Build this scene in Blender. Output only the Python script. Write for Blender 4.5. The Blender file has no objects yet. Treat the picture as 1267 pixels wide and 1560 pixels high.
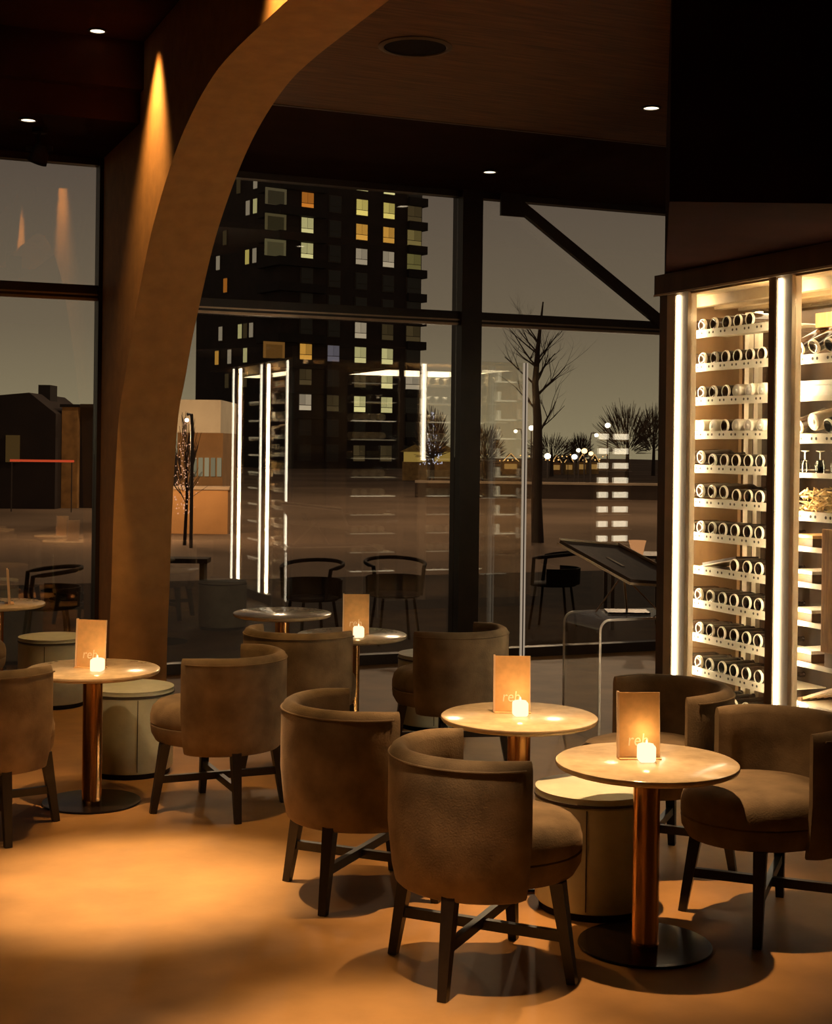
import bpy, bmesh, math, random
from mathutils import Matrix, Vector
C = bpy.context.scene
COL = C.collection
R = math.radians
PI = math.pi

# ---------------------------------------------------------------- camera
cam_data = bpy.data.cameras.new('camera')
cam = bpy.data.objects.new('camera', cam_data)
COL.objects.link(cam)
cam.matrix_world = Matrix.Translation((0, 0, 1.75)) @ Matrix.Rotation(R(90), 4, 'X') @ Matrix.Rotation(0.0125, 4, 'Z')
cam_data.sensor_fit = 'HORIZONTAL'
cam_data.sensor_width = 36.0
cam_data.lens = 2200 / 1267 * 36.0
cam_data.shift_y = -100 / 1267
cam_data.clip_end = 1000
C.camera = cam

# ---------------------------------------------------------------- world: city night sky
world = bpy.data.worlds.new('night_sky')
C.world = world
world.use_nodes = True
wn, wl = world.node_tree.nodes, world.node_tree.links
wn.clear()
w_out = wn.new('ShaderNodeOutputWorld')
w_bg = wn.new('ShaderNodeBackground')
w_tc = wn.new('ShaderNodeTexCoord')
w_sep = wn.new('ShaderNodeSeparateXYZ')
w_ramp = wn.new('ShaderNodeValToRGB')
w_ramp.color_ramp.elements[0].position = 0.0
w_ramp.color_ramp.elements[0].color = (0.37, 0.31, 0.18, 1)
w_ramp.color_ramp.elements[1].position = 0.20
w_ramp.color_ramp.elements[1].color = (0.132, 0.101, 0.080, 1)
e = w_ramp.color_ramp.elements.new(0.08)
e.color = (0.225, 0.178, 0.115, 1)
wl.new(w_tc.outputs['Generated'], w_sep.inputs[0])
wl.new(w_sep.outputs['Z'], w_ramp.inputs[0])
wl.new(w_ramp.outputs[0], w_bg.inputs[0])
wl.new(w_bg.outputs[0], w_out.inputs[0])
w_bg.inputs[1].default_value = 1.0

# ---------------------------------------------------------------- exposure
C.view_settings.view_transform = 'Standard'
C.view_settings.look = 'None'
C.view_settings.exposure = 0.0
C.view_settings.gamma = 1.0
C.view_settings.use_curve_mapping = False

# ---------------------------------------------------------------- lights of the room (ceiling downlights and added fill)
WARM = (1.0, 0.61, 0.29)


SPOTS = []


def spot(name, loc, power, size_deg, blend=0.6, color=WARM, target=None, radius=0.03):
    d = bpy.data.lights.new(name, 'SPOT')
    d.energy = power
    d.color = color
    d.spot_size = R(size_deg)
    d.spot_blend = blend
    d.shadow_soft_size = radius
    o = bpy.data.objects.new(name, d)
    COL.objects.link(o)
    o.location = loc
    SPOTS.append((Vector(loc), size_deg))
    if target is not None:
        o.rotation_euler = (Vector(target) - Vector(loc)).to_track_quat('-Z', 'Y').to_euler()
    return o


# narrow pools on the floor
spot('ceiling_beam', (-1.10, 5.72, 3.76), 2000, 27, 1.0, (1.0, 0.70, 0.42))
spot('ceiling_beam', (-0.05, 4.05, 3.76), 1300, 26, 1.0, (1.0, 0.66, 0.36))
# beams over the tables
spot('ceiling_beam', (0.62, 5.42, 3.76), 950, 38, 1.0)
spot('ceiling_beam', (-1.44, 5.80, 3.76), 520, 27, 1.0, WARM, (-1.54, 7.05, 0.65))
spot('ceiling_beam', (-0.22, 5.75, 3.76), 240, 10, 1.0, WARM, (-0.30, 8.40, 0.65))
# weak wide beams, added as fill
spot('ceiling_beam', (-0.30, 2.6, 3.76), 25, 76, 0.9)
spot('ceiling_beam', (-2.6, 5.0, 3.76), 100, 84, 0.9, WARM, (-1.0, 5.2, 0.4))
# beam that washes the foot of the curved rib
spot('ceiling_beam', (-1.15, 5.85, 3.76), 240, 26, 1.0, (1.0, 0.54, 0.20), (-2.1, 10.2, 1.0))

# wall washers that graze the side of the curved rib (facade frame, see below) are placed with the rib

# ---------------------------------------------------------------- helpers
TH = math.atan2(0.386, 0.9225)
FAC = Matrix.Translation((0.0785, 11.753, 0)) @ Matrix.Rotation(TH, 4, 'Z')   # along the glass: +x right, +y outdoors


def fac(x, y, z=0.0):
    return FAC @ Vector((x, y, z))


MATS = {}


def mat(name, color, rough=0.6, metal=0.0, noise=0.0, nscale=20.0, bump=0.0, bscale=60.0, sheen=0.0, stretch=None,
        spec=0.5, color2=None, coat=0.0):
    if name in MATS:
        return MATS[name]
    m = bpy.data.materials.new(name)
    m.use_nodes = True
    nt = m.node_tree
    b = nt.nodes['Principled BSDF']
    b.inputs['Base Color'].default_value = (*color, 1)
    b.inputs['Roughness'].default_value = rough
    b.inputs['Metallic'].default_value = metal
    b.inputs['Specular IOR Level'].default_value = spec
    if coat:
        b.inputs['Coat Weight'].default_value = coat
        b.inputs['Coat Roughness'].default_value = 0.12
    if sheen:
        b.inputs['Sheen Weight'].default_value = sheen
        b.inputs['Sheen Roughness'].default_value = 0.4
        b.inputs['Sheen Tint'].default_value = (*[min(1, c * 3) for c in color], 1)
    if noise or bump:
        tc = nt.nodes.new('ShaderNodeTexCoord')
        mp = nt.nodes.new('ShaderNodeMapping')
        if stretch:
            mp.inputs['Scale'].default_value = stretch
        nt.links.new(tc.outputs['Object'], mp.inputs[0])
    if noise:
        n = nt.nodes.new('ShaderNodeTexNoise')
        n.inputs['Scale'].default_value = nscale
        n.inputs['Detail'].default_value = 5
        nt.links.new(mp.outputs[0], n.inputs['Vector'])
        rp = nt.nodes.new('ShaderNodeValToRGB')
        c2 = color2 or tuple(min(1, c * (1 + noise)) for c in color)
        c1 = tuple(c * (1 - noise) for c in color)
        rp.color_ramp.elements[0].position = 0.3
        rp.color_ramp.elements[1].position = 0.7
        rp.color_ramp.elements[0].color = (*c1, 1)
        rp.color_ramp.elements[1].color = (*c2, 1)
        nt.links.new(n.outputs['Fac'], rp.inputs[0])
        nt.links.new(rp.outputs[0], b.inputs['Base Color'])
    if bump:
        n2 = nt.nodes.new('ShaderNodeTexNoise')
        n2.inputs['Scale'].default_value = bscale
        n2.inputs['Detail'].default_value = 3
        nt.links.new(mp.outputs[0], n2.inputs['Vector'])
        bp = nt.nodes.new('ShaderNodeBump')
        bp.inputs['Strength'].default_value = bump
        bp.inputs['Distance'].default_value = 0.01
        nt.links.new(n2.outputs['Fac'], bp.inputs['Height'])
        nt.links.new(bp.outputs[0], b.inputs['Normal'])
    MATS[name] = m
    return m


def emit(name, color, strength=1.0):
    if name in MATS:
        return MATS[name]
    m = bpy.data.materials.new(name)
    m.use_nodes = True
    nt = m.node_tree
    nt.nodes.clear()
    o = nt.nodes.new('ShaderNodeOutputMaterial')
    em = nt.nodes.new('ShaderNodeEmission')
    em.inputs[0].default_value = (*color, 1)
    em.inputs[1].default_value = strength
    nt.links.new(em.outputs[0], o.inputs[0])
    MATS[name] = m
    return m


def thin_glass(name, tint=(0.93, 0.93, 0.9), ior=1.5, add=0.0, rough=0.0):
    if name in MATS:
        return MATS[name]
    m = bpy.data.materials.new(name)
    m.use_nodes = True
    nt = m.node_tree
    nt.nodes.clear()
    o = nt.nodes.new('ShaderNodeOutputMaterial')
    mx = nt.nodes.new('ShaderNodeMixShader')
    tr = nt.nodes.new('ShaderNodeBsdfTransparent')
    tr.inputs[0].default_value = (*tint, 1)
    gl = nt.nodes.new('ShaderNodeBsdfGlossy')
    gl.inputs['Roughness'].default_value = rough
    fr = nt.nodes.new('ShaderNodeFresnel')
    fr.inputs['IOR'].default_value = ior
    ad = nt.nodes.new('ShaderNodeMath')
    ad.operation = 'MULTIPLY_ADD'
    ad.inputs[1].default_value = 1.0
    ad.inputs[2].default_value = add
    ad.use_clamp = True
    ge = nt.nodes.new('ShaderNodeNewGeometry')
    io = nt.nodes.new('ShaderNodeMix')              # the index is turned over on the far face of the pane
    io.inputs[2].default_value = ior
    io.inputs[3].default_value = 1.0 / ior
    nt.links.new(ge.outputs['Backfacing'], io.inputs[0])
    nt.links.new(io.outputs[0], fr.inputs['IOR'])
    nt.links.new(fr.outputs[0], ad.inputs[0])
    nt.links.new(ad.outputs[0], mx.inputs[0])
    nt.links.new(tr.outputs[0], mx.inputs[1])
    nt.links.new(gl.outputs[0], mx.inputs[2])
    nt.links.new(mx.outputs[0], o.inputs[0])
    MATS[name] = m
    return m


class MB:
    def __init__(self):
        self.bm = bmesh.new()

    def box(self, lo, hi, mtx=None, bev=0.0):
        lo, hi = Vector(lo), Vector(hi)
        r = bmesh.ops.create_cube(self.bm, size=1.0)
        vs = r['verts']
        s, c = hi - lo, (hi + lo) / 2
        for v in vs:
            v.co = Vector((v.co.x * s.x + c.x, v.co.y * s.y + c.y, v.co.z * s.z + c.z))
        if bev:
            es = list({ed for v in vs for ed in v.link_edges})
            rr = bmesh.ops.bevel(self.bm, geom=es, offset=bev, segments=2, profile=0.5, affect='EDGES')
            vs = list({v for f in rr['faces'] for v in f.verts} | {v for v in vs if v.is_valid})
        if mtx is not None:
            for v in vs:
                v.co = mtx @ v.co
        return self

    def bar(self, p0, p1, w0, w1=None, d0=None, d1=None, up=None):
        """square tapered bar from p0 to p1"""
        p0, p1 = Vector(p0), Vector(p1)
        w1 = w0 if w1 is None else w1
        d0 = w0 if d0 is None else d0
        d1 = (d0 if w1 == w0 else w1) if d1 is None else d1
        ax = (p1 - p0).normalized()
        up = Vector(up) if up is not None else (Vector((0, 0, 1)) if abs(ax.z) < 0.9 else Vector((1, 0, 0)))
        sx = ax.cross(up).normalized()
        sy = sx.cross(ax).normalized()
        vs = []
        for p, w, d in ((p0, w0, d0), (p1, w1, d1)):
            for i, j in ((-1, -1), (1, -1), (1, 1), (-1, 1)):
                vs.append(self.bm.verts.new(p + sx * (i * w / 2) + sy * (j * d / 2)))
        for q in ((3, 2, 1, 0), (4, 5, 6, 7), (0, 1, 5, 4), (1, 2, 6, 5), (2, 3, 7, 6), (3, 0, 4, 7)):
            self.bm.faces.new([vs[k] for k in q])
        return self

    def tube(self, pts, rad, n=8):
        pts = [Vector(p) for p in pts]
        rads = rad if isinstance(rad, (list, tuple)) else [rad] * len(pts)
        rings = []
        prev = None
        for i, p in enumerate(pts):
            t = (pts[min(i + 1, len(pts) - 1)] - pts[max(i - 1, 0)])
            if t.length < 1e-9:
                t = Vector((0, 0, 1))
            t.normalize()
            if prev is None:
                u = t.orthogonal().normalized()
            else:
                u = (prev - t * prev.dot(t))
                u = u.normalized() if u.length > 1e-6 else t.orthogonal().normalized()
            prev = u
            w = t.cross(u)
            rings.append([self.bm.verts.new(p + (u * math.cos(2 * PI * k / n) + w * math.sin(2 * PI * k / n)) * rads[i]) for k in range(n)])
        for a, b in zip(rings, rings[1:]):
            for k in range(n):
                self.bm.faces.new((a[k], a[(k + 1) % n], b[(k + 1) % n], b[k]))
        if n > 2:
            self.bm.faces.new(list(reversed(rings[0])))
            self.bm.faces.new(rings[-1])
        return self

    def lathe(self, prof, n=32, mtx=None, cap=True):
        """prof: list of (r, z); r = 0 makes a pole"""
        rings = []
        for r, z in prof:
            if r < 1e-6:
                rings.append([self.bm.verts.new((0, 0, z))])
            else:
                rings.append([self.bm.verts.new((r * math.cos(2 * PI * k / n), r * math.sin(2 * PI * k / n), z)) for k in range(n)])
        for a, b in zip(rings, rings[1:]):
            for k in range(n):
                k2 = (k + 1) % n
                if len(a) == 1 and len(b) > 1:
                    self.bm.faces.new((a[0], b[k2], b[k]))
                elif len(b) == 1 and len(a) > 1:
                    self.bm.faces.new((a[k], a[k2], b[0]))
                elif len(a) > 1:
                    self.bm.faces.new((a[k], a[k2], b[k2], b[k]))
        if cap:
            if len(rings[0]) > 1:
                self.bm.faces.new(list(reversed(rings[0])))
            if len(rings[-1]) > 1:
                self.bm.faces.new(rings[-1])
        if mtx is not None:
            for ring in rings:
                for v in ring:
                    v.co = mtx @ v.co
        return self

    def prism(self, pts, h0, h1, f=lambda a, b, h: (a, b, h)):
        lo = [self.bm.verts.new(f(a, b, h0)) for a, b in pts]
        hi = [self.bm.verts.new(f(a, b, h1)) for a, b in pts]
        n = len(pts)
        self.bm.faces.new(list(reversed(lo)))
        self.bm.faces.new(hi)
        for k in range(n):
            self.bm.faces.new((lo[k], lo[(k + 1) % n], hi[(k + 1) % n], hi[k]))
        return self

    def sphere(self, c, r, sub=1, sc=(1, 1, 1)):
        rr = bmesh.ops.create_icosphere(self.bm, subdivisions=sub, radius=r)
        for v in rr['verts']:
            v.co = Vector((v.co.x * sc[0], v.co.y * sc[1], v.co.z * sc[2])) + Vector(c)
        return self

    def mesh(self, name, material, smooth=False):
        bmesh.ops.recalc_face_normals(self.bm, faces=self.bm.faces)
        me = bpy.data.meshes.new(name)
        self.bm.to_mesh(me)
        self.bm.free()
        me.materials.append(material)
        if smooth:
            me.polygons.foreach_set('use_smooth', [True] * len(me.polygons))
            me.set_sharp_from_angle(angle=R(40))
        return me

    def build(self, name, material, parent=None, smooth=False, mtx=None):
        return link(self.mesh(name, material, smooth), name, parent, mtx)


def link(me, name, parent=None, mtx=None):
    o = bpy.data.objects.new(name, me)
    COL.objects.link(o)
    if parent is not None:
        o.parent = parent
    if mtx is not None:
        o.matrix_local = mtx
    return o


def tag(o, label=None, cat=None, group=None, kind=None):
    if label:
        o['label'] = label
    if cat:
        o['category'] = cat
    if group:
        o['group'] = group
    if kind:
        o['kind'] = kind
    return o


def thing(name, label, cat, loc=(0, 0, 0), rz=0.0, group=None, mtx=None):
    o = bpy.data.objects.new(name, None)
    COL.objects.link(o)
    o.empty_display_size = 0.1
    if mtx is not None:
        o.matrix_world = mtx
    else:
        o.location = loc
        o.rotation_euler = (0, 0, rz)
    return tag(o, label, cat, group)


def copy_tree(o, parent=None):
    c = o.copy()
    COL.objects.link(c)
    if parent is not None:
        c.parent = parent
    for ch in list(o.children):
        copy_tree(ch, c)
    return c


def struct(o):
    o['kind'] = 'structure'
    return o


# ---------------------------------------------------------------- materials
M = dict(
    floor=mat('polished_concrete', (0.31, 0.160, 0.052), 0.58, noise=0.22, nscale=3.0, bump=0.06, bscale=25, spec=0.22),
    ceiling=mat('dark_ceiling_paint', (0.030, 0.011, 0.006), 0.95, noise=0.15, nscale=4, spec=0.05),
    wood_ceiling=mat('dark_wood_ceiling', (0.15, 0.066, 0.025), 0.6, noise=0.45, nscale=5, stretch=(0.6, 9, 1)),
    wall=mat('dark_wall_paint', (0.030, 0.014, 0.009), 0.9, noise=0.15, nscale=4),
    rib=mat('rust_plaster', (0.50, 0.245, 0.075), 0.75, noise=0.12, nscale=9, bump=0.08, bscale=80),
    steel=mat('dark_steel', (0.030, 0.016, 0.011), 0.45, metal=0.0, noise=0.2, nscale=8),
    frame_metal=mat('bronze_frame', (0.50, 0.36, 0.25), 0.35, metal=0.9, noise=0.1, nscale=12),
    velvet=mat('taupe_velvet', (0.180, 0.124, 0.070), 0.85, noise=0.38, nscale=7, bump=0.15, bscale=160, sheen=0.35, spec=0.2),
    leg=mat('black_stained_wood', (0.012, 0.007, 0.005), 0.4, noise=0.3, nscale=14, stretch=(8, 8, 1)),
    stone=mat('beige_stone', (0.62, 0.47, 0.29), 0.16, noise=0.16, nscale=16, bump=0.015, bscale=60, spec=0.5),
    copper=mat('brushed_copper', (0.70, 0.36, 0.13), 0.24, metal=1.0, noise=0.12, nscale=40, stretch=(1, 1, 0.1)),
    base=mat('blackened_steel', (0.030, 0.020, 0.016), 0.25, metal=0.5, noise=0.2, nscale=10),
    pouf=mat('sage_leather', (0.50, 0.50, 0.37), 0.6, noise=0.1, nscale=12, bump=0.06, bscale=90),
    piping=mat('dark_piping', (0.05, 0.035, 0.022), 0.7, noise=0.2, nscale=20),
    card=mat('kraft_card', (0.70, 0.42, 0.18), 0.75, noise=0.1, nscale=30),
    card_edge=mat('pale_card_edge', (0.72, 0.52, 0.36), 0.4, noise=0.05, nscale=20),
    logo=mat('pale_foil_print', (0.95, 0.78, 0.58), 0.4, noise=0.03, nscale=20),
    glass=thin_glass('facade_glass', (0.93, 0.92, 0.90), 1.5, 0.10),
    cell_glass=thin_glass('cabinet_glass', (0.93, 0.93, 0.90), 1.4, 0.0),
    acrylic=thin_glass('clear_acrylic', (0.90, 0.88, 0.84), 1.5, 0.03),
    acrylic_edge=mat('acrylic_edge', (0.62, 0.54, 0.44), 0.25, noise=0.1, nscale=10),
    candle=emit('lit_frosted_glass', (1.0, 0.74, 0.43), 1.7),
    flame=emit('candle_flame', (1.0, 0.75, 0.4), 2.5),
    led=emit('led_strip', (1.0, 0.86, 0.62), 8.0),
    led_fill=emit('inner_fill', (1.0, 0.82, 0.55), 70.0),
    edge_glow=emit('edge_glow', (1.0, 0.78, 0.56), 0.34),
    row_glow=emit('row_glow', (1.0, 0.82, 0.56), 1.6),
    row_glow_dim=emit('row_glow_dim', (1.0, 0.78, 0.48), 0.55),
    rack_glow=emit('rack_glow', (1.0, 0.84, 0.58), 3.6),
    lamp=emit('downlight_lens', (1.0, 0.82, 0.55), 3.0),
    shelf=mat('cream_metal', (0.80, 0.70, 0.52), 0.45, noise=0.05, nscale=10),
    tan_slat=mat('tan_slat', (0.40, 0.28, 0.15), 0.6, noise=0.2, nscale=8),
    hole=mat('dark_hole', (0.06, 0.04, 0.025), 0.8, noise=0.1, nscale=10),
    cell_wood=mat('cabinet_brown_wood', (0.24, 0.135, 0.058), 0.55, noise=0.3, nscale=6, stretch=(1, 1, 0.15)),
    back_wood=mat('rack_back_wood', (0.065, 0.034, 0.014), 0.55, noise=0.45, nscale=5, stretch=(1, 1, 0.4)),
    dark_wood=mat('dark_brown_wood', (0.10, 0.055, 0.026), 0.5, noise=0.3, nscale=6, stretch=(1, 1, 0.15)),
    orange_wood=mat('orange_wood', (0.55, 0.27, 0.09), 0.5, noise=0.3, nscale=8, stretch=(1, 6, 1)),
    post_metal=mat('champagne_metal', (0.60, 0.47, 0.32), 0.4, metal=0.25, noise=0.08, nscale=10),
    bottle=mat('dark_bottle_glass', (0.030, 0.016, 0.010), 0.12, noise=0.2, nscale=10, spec=0.6),
    rim=mat('cream_and_glint', (0.85, 0.76, 0.60), 0.35, noise=0.04, nscale=10),  # also the tone of the glints painted on bottle heels
    pale_bottle=mat('wrapped_pale_bottle', (0.88, 0.80, 0.62), 0.5, noise=0.12, nscale=30),
    straw=mat('straw', (0.62, 0.44, 0.20), 0.8, noise=0.35, nscale=40),
    white_box=mat('white_carton', (0.82, 0.76, 0.64), 0.6, noise=0.06, nscale=20),
    chrome=mat('polished_metal', (0.75, 0.66, 0.55), 0.2, metal=0.9, noise=0.05, nscale=10),
    black=mat('matte_black', (0.014, 0.008, 0.006), 0.8, noise=0.2, nscale=10, spec=0.15),
    book=mat('dark_leather', (0.055, 0.032, 0.022), 0.5, noise=0.3, nscale=25, bump=0.1),
    page=mat('cream_page_edge', (0.75, 0.62, 0.46), 0.6, noise=0.08, nscale=60),
    # outdoors
    plaza=mat('plaza_paving', (0.15, 0.105, 0.072), 0.95, noise=0.35, nscale=0.12, spec=0.05),
    terrace=mat('dark_terrace_deck', (0.020, 0.013, 0.010), 0.95, noise=0.3, nscale=2, spec=0.05),
    tower=mat('dark_brick', (0.020, 0.011, 0.008), 0.9, noise=0.3, nscale=0.6),
    tower2=mat('dark_balcony', (0.013, 0.008, 0.006), 0.9, noise=0.3, nscale=0.6),
    bark=mat('bare_bark', (0.030, 0.018, 0.012), 0.9, noise=0.3, nscale=10),
    twig=mat('brown_twigs', (0.085, 0.052, 0.032), 0.9, noise=0.3, nscale=3),
    kerb=mat('pale_coping', (0.42, 0.32, 0.22), 0.8, noise=0.15, nscale=1),
    dark_wall=mat('dark_garden_wall', (0.050, 0.030, 0.020), 0.9, noise=0.2, nscale=1),
    pole=mat('lamp_pole', (0.08, 0.06, 0.05), 0.5, metal=0.4, noise=0.1, nscale=5),
)

# ================================================================= SETTING
CEIL = 3.85
HIGH = 4.36
LX, RX, BY = -9.0, 5.6, -15.0
FX0, FX1 = -2.642, -2.225            # the curved rib, across
m_ = MB().box((LX, BY, -0.2), (RX, 0.12, 0.0))
struct(m_.build('floor', M['floor'], mtx=FAC))
# ceiling: dark soffit along the glass, higher dark ceiling on the left, wooden ceiling on the right
m_ = MB()
m_.box((FX1, -2.465, CEIL), (RX, 0.12, CEIL + 0.2))
m_.box((LX, -1.35, CEIL), (FX0, 0.12, CEIL + 0.2))
m_.box((LX, BY, HIGH), (FX1 + 0.1, 0.12, HIGH + 0.2))
m_.box((LX, -1.45, CEIL + 0.2), (FX0, -1.35, HIGH))
struct(m_.build('ceiling', M['ceiling'], mtx=FAC))
m_ = MB().box((FX1, BY, 3.80), (RX, -2.465, 3.98))
struct(m_.build('ceiling_wood', M['wood_ceiling'], mtx=FAC))
m_ = MB().box((FX1, -2.467, 3.795), (RX, -2.440, CEIL - 0.002))
struct(m_.build('trim_1', M['dark_wood'], mtx=FAC))
struct(MB().box((LX - 0.2, BY, 0), (LX, 0.12, 4.8)).build('wall_left', M['wall'], mtx=FAC))
struct(MB().box((RX, BY, 0), (RX + 0.2, 0.12, 4.8)).build('wall_right', M['wall'], mtx=FAC))
struct(MB().box((LX, BY - 0.2, 0), (RX, BY, 4.8)).build('wall_back', M['wall'], mtx=FAC))
# bulkhead over the wine cabinet
pl = [(1.586, 9.3), (1.040, 6.0), (4.6, 6.0), (5.6, 9.3)]
struct(MB().prism(pl, 2.78, 3.795).build('trim_2', mat('bulkhead_paint', (0.024, 0.008, 0.005), 0.95, noise=0.15, nscale=4, spec=0.03)))


# glazed facade: three bays in view, plus the returns out of frame
def window_bay(n, x0, x1, zt, zb):
    w = bpy.data.objects.new('window_%d' % n, None)
    COL.objects.link(w)
    w.matrix_world = FAC
    struct(w)
    MB().box((x0, 0.00, 0.06), (x1, 0.02, CEIL)).build('pane', M['glass'], w)
    MB().box((x0, -0.05, zb), (x1, 0.07, zt)).build('transom', M['steel'], w)
    b = MB()
    b.box((x0, -0.056, zb - 0.018), (x1, -0.006, zb - 0.001))
    b.box((x0, -0.062, zb + 0.018), (x1, -0.0505, zb + 0.030))
    b.build('transom_trim', M['frame_metal'], w)
    MB().box((x0, -0.04, 0.0), (x1, 0.06, 0.08)).build('bottom_rail', M['steel'], w)
    MB().box((x0, -0.04, CEIL - 0.05), (x1, 0.06, CEIL - 0.001)).build('head_rail', M['steel'], w)
    return w


window_bay(1, -6.0, -2.67, 2.91, 2.815)
window_bay(2, -2.56, 0.264, 2.86, 2.765)
window_bay(3, 0.444, 4.2, 2.86, 2.765)
struct(MB().box((-2.67, -0.08, 0), (-2.56, 0.08, CEIL)).build('trim_3', M['steel'], mtx=FAC))
struct(MB().box((-9.0, -0.06, 0), (-6.0, 0.06, CEIL)).build('wall_front', M['wall'], mtx=FAC))
struct(MB().box((4.2, -0.06, 0), (RX, 0.06, CEIL)).build('wall_front_right', M['wall'], mtx=FAC))
c_ = thing('steel_column', 'dark square steel column between the glazed window bays', 'column', mtx=FAC)
MB().box((0.264, -0.10, 0.012), (0.444, 0.10, CEIL)).build('shaft', M['steel'], c_)
MB().box((0.23, -0.13, 0.0), (0.478, 0.13, 0.012)).build('foot_plate', M['steel'], c_)
MB().box((0.444, -0.06, 0.012), (0.456, 0.0, CEIL)).build('edge_trim', M['frame_metal'], c_)
b_ = thing('diagonal_brace', 'dark diagonal steel brace across the upper right window', 'brace', mtx=FAC)
MB().bar((0.62, -0.09, 3.86), (2.24, -0.09, 2.80), 0.09, d0=0.05, up=(0, 1, 0)).build('bar', M['steel'], b_)
MB().box((0.60, -0.115, 3.66), (0.82, -0.09, CEIL)).build('gusset_plate', M['steel'], b_)

# ---------------------------------------------------------------- curved rib
prof = [(-0.50, 0.0), (-0.515, 0.4), (-0.56, 0.70), (-0.585, 1.02), (-0.635, 1.41), (-0.76, 1.93), (-0.94, 2.18), (-1.14, 2.46),
        (-1.36, 2.71), (-1.67, 3.03), (-2.00, 3.27), (-2.38, 3.48), (-2.75, 3.62), (-3.18, 3.72), (-3.60, 3.757), (-4.4, 3.765),
        (-6.5, 3.765)]
# smooth the curve
dense = []
P = [prof[0]] + prof + [prof[-1]]
for i in range(1, len(P) - 2):
    for k in range(5):
        t = k / 5
        q = []
        for j in (0, 1):
            p0, p1, p2, p3 = P[i - 1][j], P[i][j], P[i + 1][j], P[i + 2][j]
            q.append(0.5 * (2 * p1 + (p2 - p0) * t + (2 * p0 - 5 * p1 + 4 * p2 - p3) * t * t + (3 * p1 - p0 - 3 * p2 + p3) * t ** 3))
        dense.append(tuple(q))
dense.append(prof[-1])
poly = dense + [(-6.5, HIGH - 0.002), (-0.09, HIGH - 0.002), (-0.09, 0.0)]
m_ = MB()
lo = [m_.bm.verts.new((FX0, y, z)) for y, z in poly]
hi = [m_.bm.verts.new((FX1, y, z)) for y, z in poly]
n_ = len(poly)
for k in range(n_):
    m_.bm.faces.new((lo[k], lo[(k + 1) % n_], hi[(k + 1) % n_], hi[k]))
f0 = m_.bm.faces.new(lo)
f1 = m_.bm.faces.new(list(reversed(hi)))
m_.bm.normal_update()
bmesh.ops.triangulate(m_.bm, faces=[f0, f1])
rib = m_.build('curved_rib', M['rib'], smooth=True, mtx=FAC)
tag(rib, 'tall rust orange rib that curves from the floor over into the ceiling', 'arch')

for yy, pw in ((-1.90, 230), (-4.45, 230)):
    p = fac(FX0 - 0.15, yy, HIGH - 0.05)
    spot('wall_washer_beam', p, pw, 72, 0.9, (1.0, 0.56, 0.18), fac(FX0 - 0.10, yy + (0.30 if yy > -3 else -0.1), 2.0), 0.06)


# ---------------------------------------------------------------- recessed lamps etc. on the ceiling
def downlight(x, y, z, label):
    t = thing('downlight', label, 'lamp', (x, y, z), group='recessed ceiling downlights')
    MB().lathe([(0.048, 0.0), (0.060, 0.0), (0.062, -0.006), (0.046, -0.008), (0.046, 0.0)], 24, cap=False).build('trim_ring', M['steel'], t, True)
    MB().lathe([(0.0, -0.003), (0.046, -0.003), (0.046, 0.0)], 24, cap=False).build('lens', M['lamp'], t)


downlight(-2.05, 9.15, HIGH, 'lit round downlight high in the dark ceiling left of the curved rib')
downlight(-2.555, 9.42, 3.85, 'lit round downlight in the dark soffit above the black spotlight')
downlight(1.385, 8.66, 3.80, 'lit round downlight in the wooden ceiling beside the dark bulkhead')
downlight(0.535, 11.0, 3.85, 'lit round downlight in the dark soffit above the steel column')
t = thing('ceiling_speaker', 'round dark speaker grille set in the wooden ceiling', 'speaker', (-0.03, 7.40, 3.80))
MB().lathe([(0.165, 0.0), (0.19, 0.0), (0.19, -0.006), (0.165, -0.012), (0.16, -0.008)], 40, cap=False).build('ring', M['dark_wood'], t, True)
MB().lathe([(0.0, -0.006), (0.162, -0.004), (0.162, 0.0)], 40, cap=False).build('grille', M['black'], t)
t = thing('spotlight', 'black adjustable spotlight hanging from the dark soffit at the left', 'lamp', (-2.55, 9.68, 3.85))
MB().lathe([(0.05, 0), (0.05, -0.03), (0.012, -0.035), (0.012, -0.12)], 20).build('mount', M['black'], t, True)
MB().box((-0.09, -0.012, -0.15), (0.09, 0.012, -0.12)).build('bracket', M['black'], t)
MB().lathe([(0.0, 0.075), (0.045, 0.07), (0.062, -0.01), (0.066, -0.05), (0.05, -0.055), (0.0, -0.04)], 24,
           Matrix.Translation((0.0, 0, -0.185)) @ Matrix.Rotation(R(18), 4, 'Y')).build('lamp_head', M['black'], t, True)


# dark cans added around the unseen lamps to keep them out of the glass reflections
for loc, sd in SPOTS:
    if loc.z > 4:
        continue
    r_ = 0.075
    h_ = min(0.16, r_ / math.tan(R(sd / 2)) * 0.8)
    zc = 3.80
    MB().lathe([(r_, -0.0), (r_, zc - loc.z + h_), (r_ + 0.006, zc - loc.z + h_), (r_ + 0.006, 0.0)], 24,
               Matrix.Translation((loc.x, loc.y, zc)) @ Matrix.Scale(-1, 4, (0, 0, 1)), cap=False).build('added_light_shield', M['black'], bpy.data.objects['ceiling'], True,
                                                                                                       FAC.inverted())
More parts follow.
